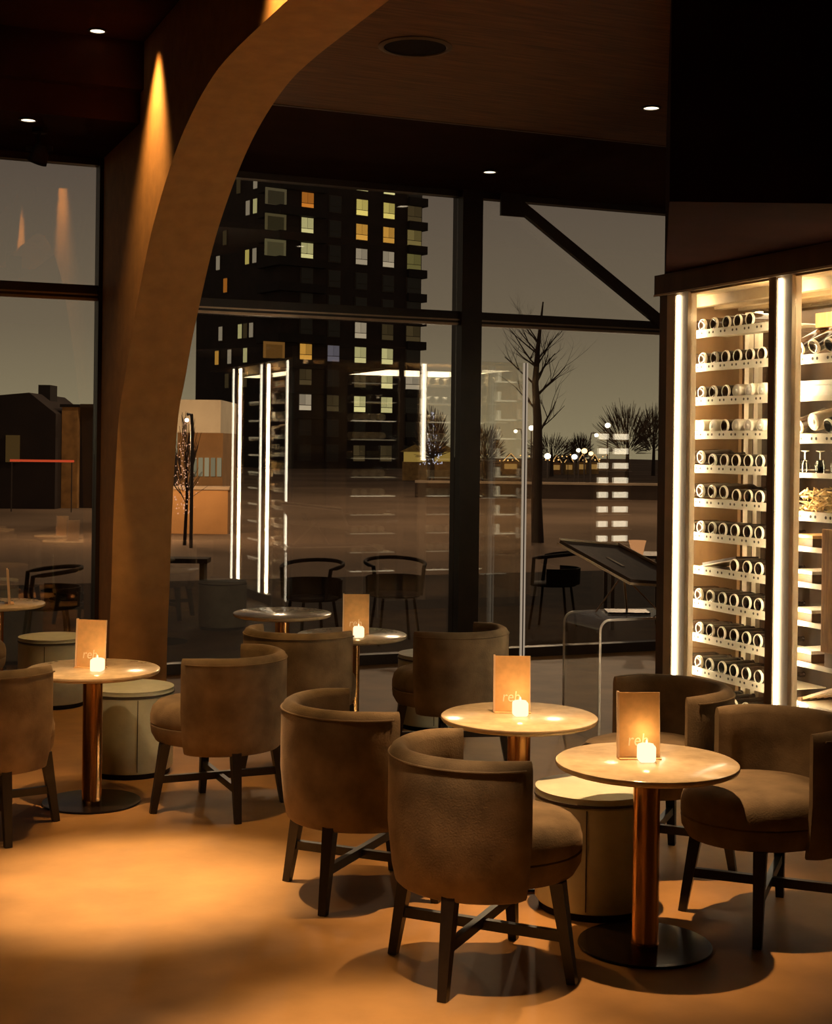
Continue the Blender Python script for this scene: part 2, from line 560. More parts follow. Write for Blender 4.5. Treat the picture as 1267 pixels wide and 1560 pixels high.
# ================================================================= FURNITURE
def seat_chair(label, loc, phi):
    t = thing('tub_chair', label, 'chair', loc, phi, 'velvet tub chairs')
    # backrest shell, wraps around the rear of the seat
    bm = MB()
    n, span = 40, R(99)
    th = 0.068
    rings = []
    for i in range(n + 1):
        a = -span + 2 * span * i / n
        e = min(i, n - i) / n                          # 0 at the ends
        ke = min(1.0, 0.35 + e * 14)                  # round the ends off
        cs = []
        h1 = 0.757 - 0.006 * (1 - min(1, e * 8))
        pts = [(0.0, 0.31), (0.0, 0.36), (0, 0.5), (0, 0.64), (0.0, h1 - 0.03), (0.16, h1 - 0.009), (0.38, h1), (0.62, h1), (0.84, h1 - 0.009),
               (1.0, h1 - 0.03), (1.0, 0.64), (1.0, 0.5), (1.0, 0.36), (0.9, 0.305), (0.5, 0.30), (0.1, 0.302)]
        for f, z in pts:
            ro = 0.318 - 0.030 * max(0, (0.52 - z) / 0.22) ** 2 - 0.004 * (z - 0.5)
            fr = 0.5 + (f - 0.5) * ke
            r = ro - th * fr
            d = PI + a
            cs.append(bm.bm.verts.new((r * math.cos(d) * 1.0, r * math.sin(d), z)))
        rings.append(cs)
    for p, q in zip(rings, rings[1:]):
        k = len(p)
        for j in range(k):
            bm.bm.faces.new((p[j], p[(j + 1) % k], q[(j + 1) % k], q[j]))
    bm.bm.faces.new(rings[0])
    bm.bm.faces.new(list(reversed(rings[-1])))
    bk = bm.build('backrest', M['velvet'], t, True)
    pts = []
    for i in range(n + 1):
        a = PI - (span - 0.12) + 2 * (span - 0.12) * i / n
        pts.append((0.3175 * math.cos(a), 0.3175 * math.sin(a), 0.7275))
    MB().tube(pts, 0.0035, 6).build('piping', M['velvet'], bk, True)
    # seat cushion: rounded, pushed forward
    bm = MB()
    prf = [(0.0, 0.318), (0.20, 0.318), (0.262, 0.330), (0.280, 0.365), (0.284, 0.405), (0.280, 0.410), (0.284, 0.415), (0.284, 0.45), (0.276, 0.485),
           (0.255, 0.510), (0.215, 0.524), (0.12, 0.532), (0.0, 0.534)]
    bm.lathe(prf, 40)
    for v in bm.bm.verts:
        # squarer front, narrower rear, longer towards the front
        x, y = v.co.x, v.co.y
        if x > 0:
            x *= 1.17
            y *= 1.0 + 0.08 * min(1, x / 0.28)
        else:
            x *= 0.84
            y *= 0.86 + 0.14 * (1 + max(-1, x / 0.24))
        v.co.x, v.co.y = x + 0.015, y * 0.93
    bm.build('seat', M['velvet'], t, True)
    for sx in (1, -1):
        for sy in (1, -1):
            lm = MB()
            lm.bar((sx * 0.19, sy * 0.19, 0.325), (sx * 0.228, sy * 0.228, 0.0), 0.046, 0.030, up=(1, 1 if sx * sy < 0 else -1, 0))
            lm.build('leg', M['leg'], t)
    for s in (1, -1):
        q = 0.207
        MB().bar((-q, -q * s, 0.155 + 0.004 * s), (q, q * s, 0.155 + 0.004 * s), 0.024, d0=0.034).build('stretcher', M['leg'], t)
    return t


chair0 = seat_chair('taupe velvet tub chair seen from behind, foremost, seat turned to the white pouf', (0.238, 4.85, 0), R(21))


def place_chair(label, x, y, deg):
    c = copy_tree(chair0)
    c.location = (x, y, 0)
    c.rotation_euler = (0, 0, R(deg))
    c['label'] = label
    return c


place_chair('taupe tub chair lit on its back, standing just behind the foremost chair', -0.198, 5.67, 22)
place_chair('taupe tub chair turned left towards the table beside the curved rib', -0.925, 6.95, 158)
place_chair('tub chair cut off by the left picture edge, in front of the candle table', -1.91, 6.49, 78)
place_chair('shaded tub chair with its back to us at the rear candle table', -0.61, 7.88, 64)
place_chair('shaded tub chair behind the middle stone table, in front of the steel column', 0.21, 8.0, 143)
place_chair('tub chair facing left, right behind the right table and its menu', 1.035, 6.10, 203)
place_chair('tub chair at the right edge with its dark seat facing us', 1.335, 5.37, 204)
place_chair('tub chair of which only an arm shows at the left edge by the far table', -2.83, 8.86, 60)


def stone_table(label, loc):
    t = thing('bistro_table', label, 'table', loc, 0, 'round stone pedestal tables')
    MB().lathe([(0.0, 0.626), (0.305, 0.626), (0.318, 0.632), (0.322, 0.640), (0.320, 0.649), (0.314, 0.653), (0.0, 0.653)], 56).build('tabletop', M['stone'], t, True)
    MB().lathe([(0.0, 0.612), (0.20, 0.612), (0.205, 0.6255), (0.0, 0.6255)], 32).build('support_plate', M['black'], t, True)
    MB().lathe([(0.05, 0.013), (0.047, 0.02), (0.047, 0.6115)], 32).build('column', M['copper'], t, True)
    MB().lathe([(0.0, 0.0), (0.232, 0.0), (0.236, 0.004), (0.234, 0.010), (0.21, 0.0125), (0.0, 0.0125)], 48).build('base', M['base'], t, True)
    return t


def tpos(u, d):     # point of a table at a bearing and a distance from the camera
    return ((u - 633.5) / 2200 * d, d, 0)


T = {}
table0 = stone_table('round stone table on a copper column, the foremost on the right', (0.828, 5.09, 0))
T['right'] = table0


def place_table(key, label, x, y):
    c = copy_tree(table0)
    c.location = (x, y, 0)
    c['label'] = label
    T[key] = c


place_table('mid', 'round stone table in the middle, behind the foremost tub chair', 0.437, 5.92)
place_table('left', 'round stone table in front of the curved rib', -1.555, 7.02)
place_table('back', 'round stone table in shade behind two tub chairs, candle on top', -0.36, 8.42)
place_table('edge', 'far round table cut by the left picture edge', -2.83, 9.80)
place_table('dark', 'dark round table by the window, without any candle', -0.86, 9.45)


def menu(label, x, y, rz, w=0.150, h=0.232):
    t = thing('menu_stand', label, 'menu', (x, y, 0.653), rz, 'menu cards on the tables')
    tilt = Matrix.Rotation(R(-4), 4, 'X')
    MB().box((-w / 2 + 0.004, -0.003, 0.005), (w / 2 - 0.003, 0.003, h), tilt).build('card', M['card'], t)
    MB().box((-w / 2 - 0.004, -0.008, 0.002), (-w / 2 + 0.0035, 0.008, h + 0.004), tilt).build('spine', M['card_edge'], t)
    MB().box((w / 2 - 0.0028, -0.004, 0.004), (w / 2, 0.004, h), tilt).build('edge', M['card_edge'], t)
    MB().box((-w / 2, -0.03, 0.0), (w / 2, 0.03, 0.004)).build('foot', M['card'], t)
    cu = bpy.data.curves.new('logo', 'FONT')
    cu.body = 'reh'
    cu.size = 0.062
    cu.extrude = 0.0006
    cu.align_x = 'CENTER'
    cu.shear = 0.12
    tmp = bpy.data.objects.new('logo_tmp', cu)
    me = bpy.data.meshes.new_from_object(tmp)
    bpy.data.objects.remove(tmp)
    me.materials.clear()
    me.materials.append(M['logo'])
    link(me, 'logo', t, tilt @ Matrix.Translation((-0.005, -0.0042, 0.045)) @ Matrix.Rotation(R(90), 4, 'X') @ Matrix.Scale(0.9, 4, (1, 0, 0)))
    return t


menu('tan menu card with pale lettering on the foremost right table', 0.805, 5.125, R(4))
menu('tan menu card with pale lettering on the middle table', 0.412, 5.985, R(2))
menu('amber lit menu card on the table before the curved rib', -1.570, 7.03, R(-9))
menu('dim menu card on the shaded rear table', -0.335, 8.40, R(2))
menu('thin menu card seen edge-on on the far left table', -2.74, 9.78, R(107))


def candle(label, x, y, rz):
    t = thing('candle_cube', label, 'candle', (x, y, 0.653), rz, 'lit candle cubes on the tables')
    s = 0.0295
    b = MB()
    b.box((-s, -s, 0.0), (s, s, 0.060), bev=0.009)
    b.build('frosted_cube', M['candle'], t, True)
    MB().lathe([(0.0, 0.0602), (0.024, 0.0602), (0.025, 0.0615), (0.0, 0.0615)], 20).build('wax', M['candle'], t, True)
    MB().lathe([(0.0, 0.0615), (0.004, 0.066), (0.0032, 0.072), (0.0, 0.080)], 10).build('flame', M['flame'], t, True)
    d = bpy.data.lights.new('candle_light', 'POINT')
    d.energy = 0.30
    d.color = (1.0, 0.58, 0.22)
    d.shadow_soft_size = 0.012
    l = bpy.data.objects.new('candle_light', d)
    COL.objects.link(l)
    l.location = (x, y, 0.653 + 0.098)
    return t


candle('glowing white candle cube on the foremost right table', 0.823, 5.075, R(3))
candle('glowing white candle cube on the middle table', 0.440, 5.91, R(8))
candle('glowing candle cube on the table before the curved rib', -1.515, 6.93, R(-6))
candle('small glowing candle cube on the shaded rear table', -0.315, 8.27, R(10))


def pouf(label, x, y, rz=0.0):
    t = thing('round_pouf', label, 'pouf', (x, y, 0), rz, 'round sage poufs')
    MB().lathe([(0.0, 0.0), (0.208, 0.0), (0.208, 0.028), (0.0, 0.028)], 40).build('plinth', M['black'], t, True)
    MB().lathe([(0.0, 0.0285), (0.215, 0.0285), (0.223, 0.040), (0.226, 0.2), (0.226, 0.418), (0.219, 0.424), (0.0, 0.424)], 48).build('body', M['pouf'], t, True)
    MB().lathe([(0.219, 0.4245), (0.230, 0.426), (0.230, 0.434), (0.219, 0.4345)], 48, cap=False).build('piping', M['piping'], t, True)
    MB().lathe([(0.0, 0.4245), (0.219, 0.4245), (0.226, 0.435), (0.223, 0.447), (0.226, 0.456), (0.15, 0.462), (0.0, 0.464)], 48).build('cushion', M['pouf'], t, True)
    MB().box((-0.002, -0.2282, 0.042), (0.002, -0.2255, 0.415)).build('seam', M['piping'], t)
    return t


pouf('pale sage pouf under the foremost right table', 0.70, 5.535, R(-14))
pouf('pale sage pouf standing right of the table column before the curved rib', -1.50, 7.69, R(20))
pouf('pale pouf half in shade by the left window', -2.40, 9.62)
pouf('pouf half hidden by the chair in front of the steel column', 0.13, 9.05)

# ================================================================= WINE CABINET (walk-in cell, glass front)
CAB = Matrix.Translation((1.507, 8.35, 0)) @ Matrix.Rotation(TH, 4, 'Z')      # x = depth q, y = -p
cab = thing('wine_cabinet', 'tall glass wine cabinet with lit posts and shelves of bottles', 'cabinet', mtx=CAB)


def cb(q0, q1, p0, p1, z0, z1, m=None):
    m = m or MB()
    return m.box((q0, -p1, z0), (q1, -p0, z1))


DEP, PEND = 2.9, 3.1
cb(0.0, DEP, -0.2, PEND, 0.0, 0.10).build('plinth', M['dark_wood'], cab)
m_ = cb(-0.03, DEP, -0.215, PEND, 2.655, 2.775)
m_.build('cornice', M['dark_wood'], cab)
cb(-0.034, -0.0305, -0.215, PEND, 2.650, 2.662).build('cornice_trim', M['post_metal'], cab)
cl = cb(0.02, DEP, -0.19, PEND, 2.645, 2.654).build('inner_ceiling', M['tan_slat'], cab)
for k in range(6):
    cb(0.16 + 0.17 * k, 0.215 + 0.17 * k, -0.18, PEND, 2.585, 2.6445).build('slat', M['tan_slat'], cl)
cb(2.86, DEP, -0.2, PEND, 0.1, 2.645).build('rear_panel', M['cell_wood'], cab)
cb(0.60, 0.62, -0.12, 0.86, 0.1, 2.55).build('rack_back', M['back_wood'], cab)
cb(0.10, 0.60, -0.15, -0.125, 0.1, 2.6).build('rack_end', M['cell_wood'], cab)
for pp, wp, mm in ((-0.035, 0.030, 'cell_wood'), (0.018, 0.045, 'shelf'), (0.112, 0.040, 'shelf'), (0.30, 0.03, 'cell_wood')):
    cb(0.45, 0.48, pp, pp + wp, 0.1, 2.56).build('rack_upright', M[mm], cab)
cb(0.75, 0.78, 0.87, 2.2, 0.1, 2.5).build('rack_back', M['cell_wood'], cab)
# corner frame, posts with their LED strips
cb(0.0, 0.10, -0.20, -0.122, 0.1, 2.655).build('corner_frame', M['dark_wood'], cab)
for k, (pl_, pd, pr) in enumerate(((-0.121, -0.121, 0.0976), (0.855, 0.915, 1.05), (2.0, 2.06, 2.19))):
    if pd > pl_:
        cb(0.030, 0.055, pl_ - 0.005, pl_ - 0.0005, 0.105, 2.64).build('side_fill_strip', M['led_fill'], cab)  # hidden strip added to brighten the shelf fronts
        cb(0.0, 0.09, pl_, pd - 0.001, 0.1, 2.655).build('post_flank', M['cell_wood'], cab)
    po = cb(0.0, 0.06, pd, pr, 0.1, 2.655).build('post', M['post_metal'], cab)
    lc = (0.009, 0.963, 2.11)[k]
    cb(-0.014, -0.001, lc - 0.009, lc + 0.009, 0.105, 2.64).build('led_strip', M['led'], po)
    cb(0.0605, 0.068, lc - 0.02, lc + 0.02, 0.105, 2.64).build('inner_fill_strip', M['led_fill'], po)  # extra strip behind the post, added to light the shelves
    cb(-0.008, -0.001, lc - 0.042, lc - 0.030, 0.105, 2.64).build('led_fin', M['chrome'], po)
# glass of the front
for p0, p1 in ((0.0986, 0.853), (1.051, 1.998), (2.191, 3.05)):
    cb(0.018, 0.026, p0, p1, 0.105, 2.64).build('front_pane', M['cell_glass'], cab)
# the end that faces the windows: mullions, panes, a second LED
ends = [(0.10, 0.36), (0.41, 1.18), (1.24, 1.42), (1.50, 2.22), (2.28, 2.80)]
for q0, q1 in ends:
    cb(q0 + 0.002, q1 - 0.002, -0.195, -0.187, 0.105, 2.64).build('end_pane', M['cell_glass'], cab)
for q0, q1 in ((0.36, 0.41), (1.18, 1.24), (1.42, 1.50), (2.22, 2.28), (2.80, 2.86)):
    e_ = cb(q0, q1, -0.20, -0.16, 0.1, 2.655).build('end_mullion', M['dark_wood'] if q0 < 1.3 else M['post_metal'], cab)
    if q0 == 1.42:
        cb(q0 + 0.02, q1 - 0.02, -0.208, -0.201, 1.60, 2.64).build('led_strip', M['led'], e_)

# racks along the end, seen only in the window's reflection; glow strips added to brighten them
for k in range(11):
    z = 0.42 + 0.2 * k
    for q0, q1 in ((0.66, 1.16), (1.54, 2.2)):
        e_ = cb(q0, q1, -0.14, 0.16, z - 0.012, z).build('end_shelf', M['shelf'], cab)
        m_ = MB()
        for i in range(int((q1 - q0) / 0.1)):
            m_.lathe([(0.0, 0.0), (0.038, 0.0), (0.038, 0.19), (0.0, 0.2)], 12, Matrix.Translation((q0 + 0.05 + 0.1 * i, 0.135, z + 0.0385)) @ Matrix.Rotation(R(90), 4, 'X'))
        cb(q0, q1, -0.146, -0.1405, z - 0.012, z).build('shelf_glow', M['row_glow_dim'] if k % 4 else M['row_glow'], e_)
        tag(m_.build('bottle_row', M['pale_bottle'] if k % 3 else M['bottle'], e_), kind='stuff')
for k in range(9):
    z = 0.80 + 0.21 * k
    e_ = cb(2.32, 2.76, -0.14, 0.10, z - 0.012, z).build('end_shelf', M['shelf'], cab)
    cb(2.32, 2.60, -0.146, -0.1405, z - 0.012, z + 0.004).build('shelf_glow', M['row_glow'], e_)
    cb(2.34, 2.37, -0.10, -0.07, z + 0.0005, z + 0.10).build('bottle_glow', M['row_glow'], e_)  # glowing blocks stand in for bright upright strips in the reflection
    cb(2.40, 2.43, -0.10, -0.07, z + 0.0005, z + 0.10).build('bottle_glow', M['row_glow'], e_)
# shelves of the first bay
ROWZ = [2.436 - 0.1945 * k for k in range(12)]
PITCH = 0.113


def shelf_mesh(p0, p1, q0, qd, strip_h, mname='shelf'):
    return cb(q0, q0 + qd, p0, p1, -0.004, 0.0)


hole_me = None
bay1 = []
for r, z in enumerate(ROWZ):
    sh = cb(0.118, 0.42, -0.115, 0.83, z - 0.010, z - 0.006).build('shelf', M['shelf'], cab)
    cb(0.110, 0.1175, -0.118, 0.83, z - 0.040, z + 0.006).build('front_strip', M['shelf'], sh)
    hm = MB()
    for k in range(8):
        for d in (-0.019, 0.019):
            pc = -0.075 + PITCH * k + d + 0.02
            hm.lathe([(0.0, 0.0), (0.0075, 0.0), (0.0075, 0.001), (0.0, 0.001)], 8,
                     Matrix.Translation((0.1098, -pc, z - 0.014)) @ Matrix.Rotation(R(-90), 4, 'Y'))
    tag(hm.build('punched_hole', M['hole'], sh), kind='stuff')

# bottles: built once, copied
ORD = ['first', 'second', 'third', 'fourth', 'fifth', 'sixth', 'seventh', 'eighth', 'ninth', 'tenth', 'eleventh', 'twelfth']
bt = thing('wine_bottle', '', 'bottle')
prf = [(0.0, 0.020), (0.018, 0.012), (0.0285, 0.001), (0.0290, 0.0005), (0.0365, 0.006), (0.0375, 0.014), (0.0375, 0.185), (0.033, 0.205), (0.018, 0.228), (0.0145, 0.240),
       (0.0140, 0.292), (0.016, 0.294), (0.016, 0.302), (0.0, 0.302)]
ax = Matrix.Rotation(R(90), 4, 'Y')            # lathe z -> x (into the cabinet)
me_body = MB().lathe(prf, 20, ax).mesh('bottle_body', M['bottle'], True)
me_glint = MB().lathe([(0.0318, 0.0008), (0.0318, -0.0020), (0.0340, -0.0030), (0.0372, 0.0015), (0.0382, 0.0065), (0.0380, 0.010)], 24, ax, cap=False).mesh('bottle_glint', M['rim'], True)  # pale ring paints the light caught on the bottle's heel
me_pale = MB().lathe([(0.0, -0.001), (0.024, -0.002), (0.034, 0.003), (0.039, 0.014), (0.039, 0.185), (0.033, 0.21), (0.018, 0.232), (0.015, 0.29), (0.0, 0.30)], 18, ax).mesh('wrapped_body', M['pale_bottle'], True)
me_twist = MB().lathe([(0.0, -0.007), (0.008, -0.006), (0.012, -0.002), (0.022, -0.0035), (0.026, -0.0015)], 14, ax, cap=False).mesh('paper_twist', M['white_box'], True)
b0 = link(me_body, 'body', bt)
b1 = link(me_glint, 'rim', bt)  # painted glint on the heel, not a part of the bottle
bp_ = thing('wrapped_bottle', '', 'bottle')
link(me_pale, 'body', bp_)
link(me_twist, 'paper_twist', bp_)
link(me_glint, 'rim', bp_)  # painted glint on the heel, not a part of the bottle
used = {'d': False, 'p': False}
PALE = {(2, 4), (2, 5), (2, 6), (3, 0), (3, 1), (3, 2), (3, 4), (3, 5), (3, 6)}
SKIP = {(7, 0), (7, 1), (7, 2), (7, 3), (0, 6)}
rnd = random.Random(4)
for r, z in enumerate(ROWZ):
    for k in range(7):
        if (r, k) in SKIP:
            continue
        pale = (r, k) in PALE
        key, proto = ('p', bp_) if pale else ('d', bt)
        o = proto if not used[key] else copy_tree(proto)
        used[key] = True
        pc = -0.052 + PITCH * k + rnd.uniform(-0.004, 0.004)
        lift = 0.016 if (r == 4 and k < 2) or (r == 5 and k < 4) else 0.0
        o.matrix_world = CAB @ Matrix.Translation((0.122 + rnd.uniform(0, 0.006), -pc, z + 0.0335 + lift)) @ Matrix.Rotation(-lift / 0.25, 4, 'Y')
        row = 'top shelf' if r == 0 else ('lowest shelf' if r == 11 else ORD[r] + ' shelf down')
        what = 'pale wrapped bottle' if pale else 'dark wine bottle'
        o['label'] = '%s, %s from the lit corner post, %s' % (what, ORD[k], row)
        o['group'] = 'bottles lying in the first bay of the wine cabinet'
# lying booklet and box on the eighth shelf
t = thing('folded_booklet', 'grey folded booklet lying slanted on the eighth shelf of the cabinet', 'booklet', mtx=CAB @ Matrix.Translation((0.13, -0.06, ROWZ[7])))
MB().box((0, -0.30, 0), (0.20, 0.0, 0.006), Matrix.Rotation(R(-12), 4, 'X') @ Matrix.Rotation(R(10), 4, 'Z')).build('cover', M['rim'], t)
MB().box((0.01, -0.28, 0.0065), (0.19, -0.01, 0.022), Matrix.Rotation(R(-12), 4, 'X') @ Matrix.Rotation(R(10), 4, 'Z')).build('pages', M['book'], t)

# second bay
R2 = [2.245, 2.03, 1.835, 1.635, 1.435, 1.255, 1.07, 0.87, 0.66, 0.45]
for r, z in enumerate(R2):
    sh = cb(0.12, 0.60, 0.92, 1.84, z - 0.012, z - 0.004).build('shelf', M['shelf'] if r in (0, 2, 4, 9) else M['cell_wood'], cab)
    cb(0.112, 0.1195, 0.90, 1.84, z - (0.045 if r in (0, 2, 4, 9) else 0.022), z + 0.004).build('front_strip', M['shelf'], sh)
    cb(0.108, 0.1115, 1.36, 1.84, z - 0.016, z - 0.002).build('shelf_glow', M['row_glow'], sh)  # out-of-view glow strip added so the mirrored shelf rows look lit
    if r in (0, 2, 4, 9):
        hm = MB()
        for k in range(7):
            for d in (-0.018, 0.018):
                hm.lathe([(0.0, 0.0), (0.0085, 0.0), (0.0085, 0.001), (0.0, 0.001)], 8,
                         Matrix.Translation((0.1118, -(0.975 + 0.12 * k + d), z - 0.020)) @ Matrix.Rotation(R(-90), 4, 'Y'))
        tag(hm.build('punched_hole', M['hole'], sh), kind='stuff')
cb(0.25, 0.30, 0.92, 1.84, 2.40, 2.475).build('wood_beam', M['orange_wood'], cab)
for r, zz in ((0, 'upper'), (2, 'lower')):
    for k in range(4):
        if r == 2 and k == 1:
            continue
        o = copy_tree(bt)
        o.matrix_world = CAB @ Matrix.Translation((0.125, -(0.94 + 0.125 * k), R2[r] + 0.042)) @ Matrix.Rotation(R(-26 if r == 0 else -19), 4, 'Y') @ Matrix.Scale(1.05, 4)
        o['label'] = 'dark tilted bottle, %s from the second lit post, %s display shelf' % (ORD[k], zz)
        o['group'] = 'tilted bottles in the second bay'
o = copy_tree(bp_)
o.matrix_world = CAB @ Matrix.Translation((0.135, -1.062, R2[2] + 0.066)) @ Matrix.Rotation(R(-12), 4, 'Y') @ Matrix.Scale(1.25, 4)
o['label'] = 'large pale wrapped bottle lying between dark bottles beside the second lit post'
o['group'] = 'tilted bottles in the second bay'


def carton(name, label, q0, q1, p0, p1, z0, z1, mb, lid=None, lm=None):
    t = thing(name, label, 'box', mtx=CAB @ Matrix.Translation(((q0 + q1) / 2, -(p0 + p1) / 2, z0)))
    a, b, h = (q1 - q0) / 2, (p1 - p0) / 2, z1 - z0
    MB().box((-a, -b, 0), (a, b, h * 0.72), bev=0.003).build('carton_body', mb, t)
    MB().box((-a - 0.004, -b - 0.004, h * 0.72 + 0.0005), (a + 0.004, b + 0.004, h), bev=0.003).build('lid', lm or mb, t)
    return t


carton('white_carton', 'long white carton on the shelf below the tilted bottles', 0.14, 0.42, 0.93, 1.36, R2[1] - 0.004, R2[1] + 0.085, M['white_box'])
carton('wooden_wine_box', 'orange wooden wine box behind the white carton', 0.45, 0.58, 0.95, 1.5, R2[1] - 0.004, R2[1] + 0.15, M['orange_wood'])
for r, lab, lm in ((5, 'brown tray box with orange lid in the sixth row of the second bay', M['card']),
                   (6, 'brown tray box with white paper on the seventh row of the second bay', M['white_box']),
                   (7, 'brown tray box with white paper on the eighth row of the second bay', M['white_box']),
                   (8, 'low brown box with white lid near the bottom of the second bay', M['white_box'])):
    carton('tray_box', lab, 0.14, 0.36, 0.90, 1.06, R2[r] - 0.004, R2[r] + 0.062, M['dark_wood'], lm=lm)
# glasses on the fourth shelf
for k in range(6):
    t = thing('wine_glass', 'small upturned glass, %s from the second lit post, on the glassware shelf' % ORD[k], 'glass',
              mtx=CAB @ Matrix.Translation((0.17 + 0.05 * (k % 2), -(0.95 + 0.062 * k), R2[3] - 0.004)), group='glasses on the glassware shelf')
    MB().lathe([(0.024, 0.0), (0.0255, 0.0), (0.029, 0.045), (0.018, 0.075), (0.017, 0.075), (0.027, 0.045), (0.024, 0.0)], 16, cap=False).build('bowl', M['cell_glass'], t, True)
    MB().lathe([(0.0, 0.0755), (0.004, 0.0755), (0.0035, 0.115), (0.022, 0.120), (0.022, 0.122), (0.0, 0.122)], 14).build('stem', M['rim'], t, True)
# straw packed bottles
t = thing('straw_basket', 'heap of straw sleeves packed on the fifth shelf of the second bay', 'basket', mtx=CAB @ Matrix.Translation((0.25, -1.05, R2[4] - 0.004)))
m_ = MB()
rs = random.Random(8)
for k in range(150):
    p = Vector((rs.uniform(-0.11, 0.11), rs.uniform(-0.14, 0.14), rs.uniform(0.006, 0.15) * rs.uniform(0.5, 1)))
    d = Vector((rs.uniform(-1, 1), rs.uniform(-1, 1), rs.uniform(-0.3, 0.5))).normalized() * rs.uniform(0.02, 0.05)
    q = Vector((rs.uniform(-1, 1), rs.uniform(-1, 1), rs.uniform(-1, 1))) * 0.015
    m_.tube([p - d, p + q, p + d], [0.004, 0.006, 0.003], 5)
tag(m_.build('straw', M['straw'], t), kind='stuff')
MB().box((-0.12, -0.15, 0.0), (0.12, 0.15, 0.006)).build('tray', M['cell_wood'], t)
for k in range(2):
    o = copy_tree(bt)
    o.matrix_world = CAB @ Matrix.Translation((0.13, -(1.275 + 0.1 * k), R2[4] + 0.036))
    o['label'] = 'dark bottle lying %s right of the straw heap in the second bay' % ('directly' if k == 0 else 'further')
    o['group'] = 'bottles beside the straw heap'
# standing board, wicker basket, bottle rods
t = thing('wooden_board', 'upright tan wooden board at the right picture edge inside the cabinet', 'board', mtx=CAB @ Matrix.Translation((0.085, -1.30, R2[8] + 0.08)))
MB().box((0, -0.10, 0.0), (0.018, 0.10, 0.62), bev=0.004).build('board_panel', M['orange_wood'], t)
MB().box((0.0185, -0.09, -0.075), (0.026, 0.09, 0.62)).build('back_rail', M['cell_wood'], t)
t = thing('wicker_bowl', 'round tan wicker bowl on the low shelf behind the board', 'basket', mtx=CAB @ Matrix.Translation((0.42, -1.28, R2[8] - 0.004)))
MB().lathe([(0.0, 0.0), (0.09, 0.0), (0.15, 0.06), (0.165, 0.12), (0.158, 0.12), (0.14, 0.06), (0.08, 0.008), (0.0, 0.008)], 28).build('bowl', M['straw'], t, True)
MB().lathe([(0.157, 0.1205), (0.170, 0.1205), (0.170, 0.13), (0.157, 0.13)], 28).build('rim', M['cell_wood'], t, True)
t = thing('bottle_display_rack', 'slanting wooden rod rack at the bottom of the second bay', 'rack', mtx=CAB @ Matrix.Translation((0.20, -1.12, R2[9] - 0.004)))
for k in range(6):
    MB().bar((-0.03 + 0.045 * k, 0.18, 0.008), (-0.03 + 0.045 * k, -0.26, 0.165), 0.014).build('rod', M['cell_wood'], t)
MB().box((-0.045, 0.155, 0.0), (0.215, 0.185, 0.02)).build('cross_rail', M['dark_wood'], t)
MB().box((-0.045, -0.275, 0.0), (0.215, -0.255, 0.155)).build('end_rail', M['dark_wood'], t)

# light inside the cell, under its ceiling; the deeper one is added for the end shelves
for q_, w_, l_, e_ in ((0.40, 0.3, 2.6, 34), (1.7, 1.2, 1.2, 60)):
    ld = bpy.data.lights.new('cell_area_light', 'AREA')
    ld.energy = e_
    ld.color = (1.0, 0.78, 0.48)
    ld.shape = 'RECTANGLE'
    ld.size, ld.size_y = w_, l_
    lo_ = bpy.data.objects.new('cell_area_light', ld)
    COL.objects.link(lo_)
    lo_.matrix_world = CAB @ Matrix.Translation((q_, -1.4 if q_ < 1 else -0.55, 2.57))
# second, farther rack that only shows as a reflection in the glass; glowing panels stand in for bottles
rk = thing('mirrored_bottle_rack', 'white rack with glowing stand-ins for bottles behind the wine cabinet, mirrored in the window', 'rack', mtx=CAB @ Matrix.Translation((3.55, 0.25, 0)))
MB().box((0, -0.05, 0), (0.46, 0.0, 2.1)).build('back_board', M['cell_wood'], rk)
for k in range(9):
    s_ = MB().box((0.02, 0.001, 0.50 + 0.165 * k), (0.44, 0.06, 0.512 + 0.165 * k)).build('shelf', M['shelf'], rk)
    MB().box((0.04, 0.001, 0.535 + 0.165 * k), (0.16, 0.012, 0.60 + 0.165 * k)).build('bottle_glow_panel', M['rack_glow'], s_)
    MB().box((0.24, 0.001, 0.535 + 0.165 * k), (0.42, 0.012, 0.60 + 0.165 * k)).build('bottle_glow_panel', M['rack_glow'], s_)

# ================================================================= ACRYLIC CONSOLE, LECTERN, GLASS SCREEN
CON = Matrix.Translation((0.93, 9.0, 0)) @ Matrix.Rotation(TH, 4, 'Z')       # x along the facade, -y towards the camera
con = thing('acrylic_console', 'clear waterfall console table beside the wine cabinet', 'console', mtx=CON)


def uprofile(x1, h, th_, rad, n=6):
    out, inn = [(0, 0)], [(th_, 0)]
    for k in range(n + 1):
        a = PI - k * PI / 2 / n
        out.append((rad + rad * math.cos(a), h - rad + rad * math.sin(a)))
        inn.append((rad + (rad - th_) * math.cos(a), h - rad + (rad - th_) * math.sin(a)))
    for k in range(n + 1):
        a = PI / 2 - k * PI / 2 / n
        out.append((x1 - rad + rad * math.cos(a), h - rad + rad * math.sin(a)))
        inn.append((x1 - rad + (rad - th_) * math.cos(a), h - rad + (rad - th_) * math.sin(a)))
    out.append((x1, 0))
    inn.append((x1 - th_, 0))
    return out, inn


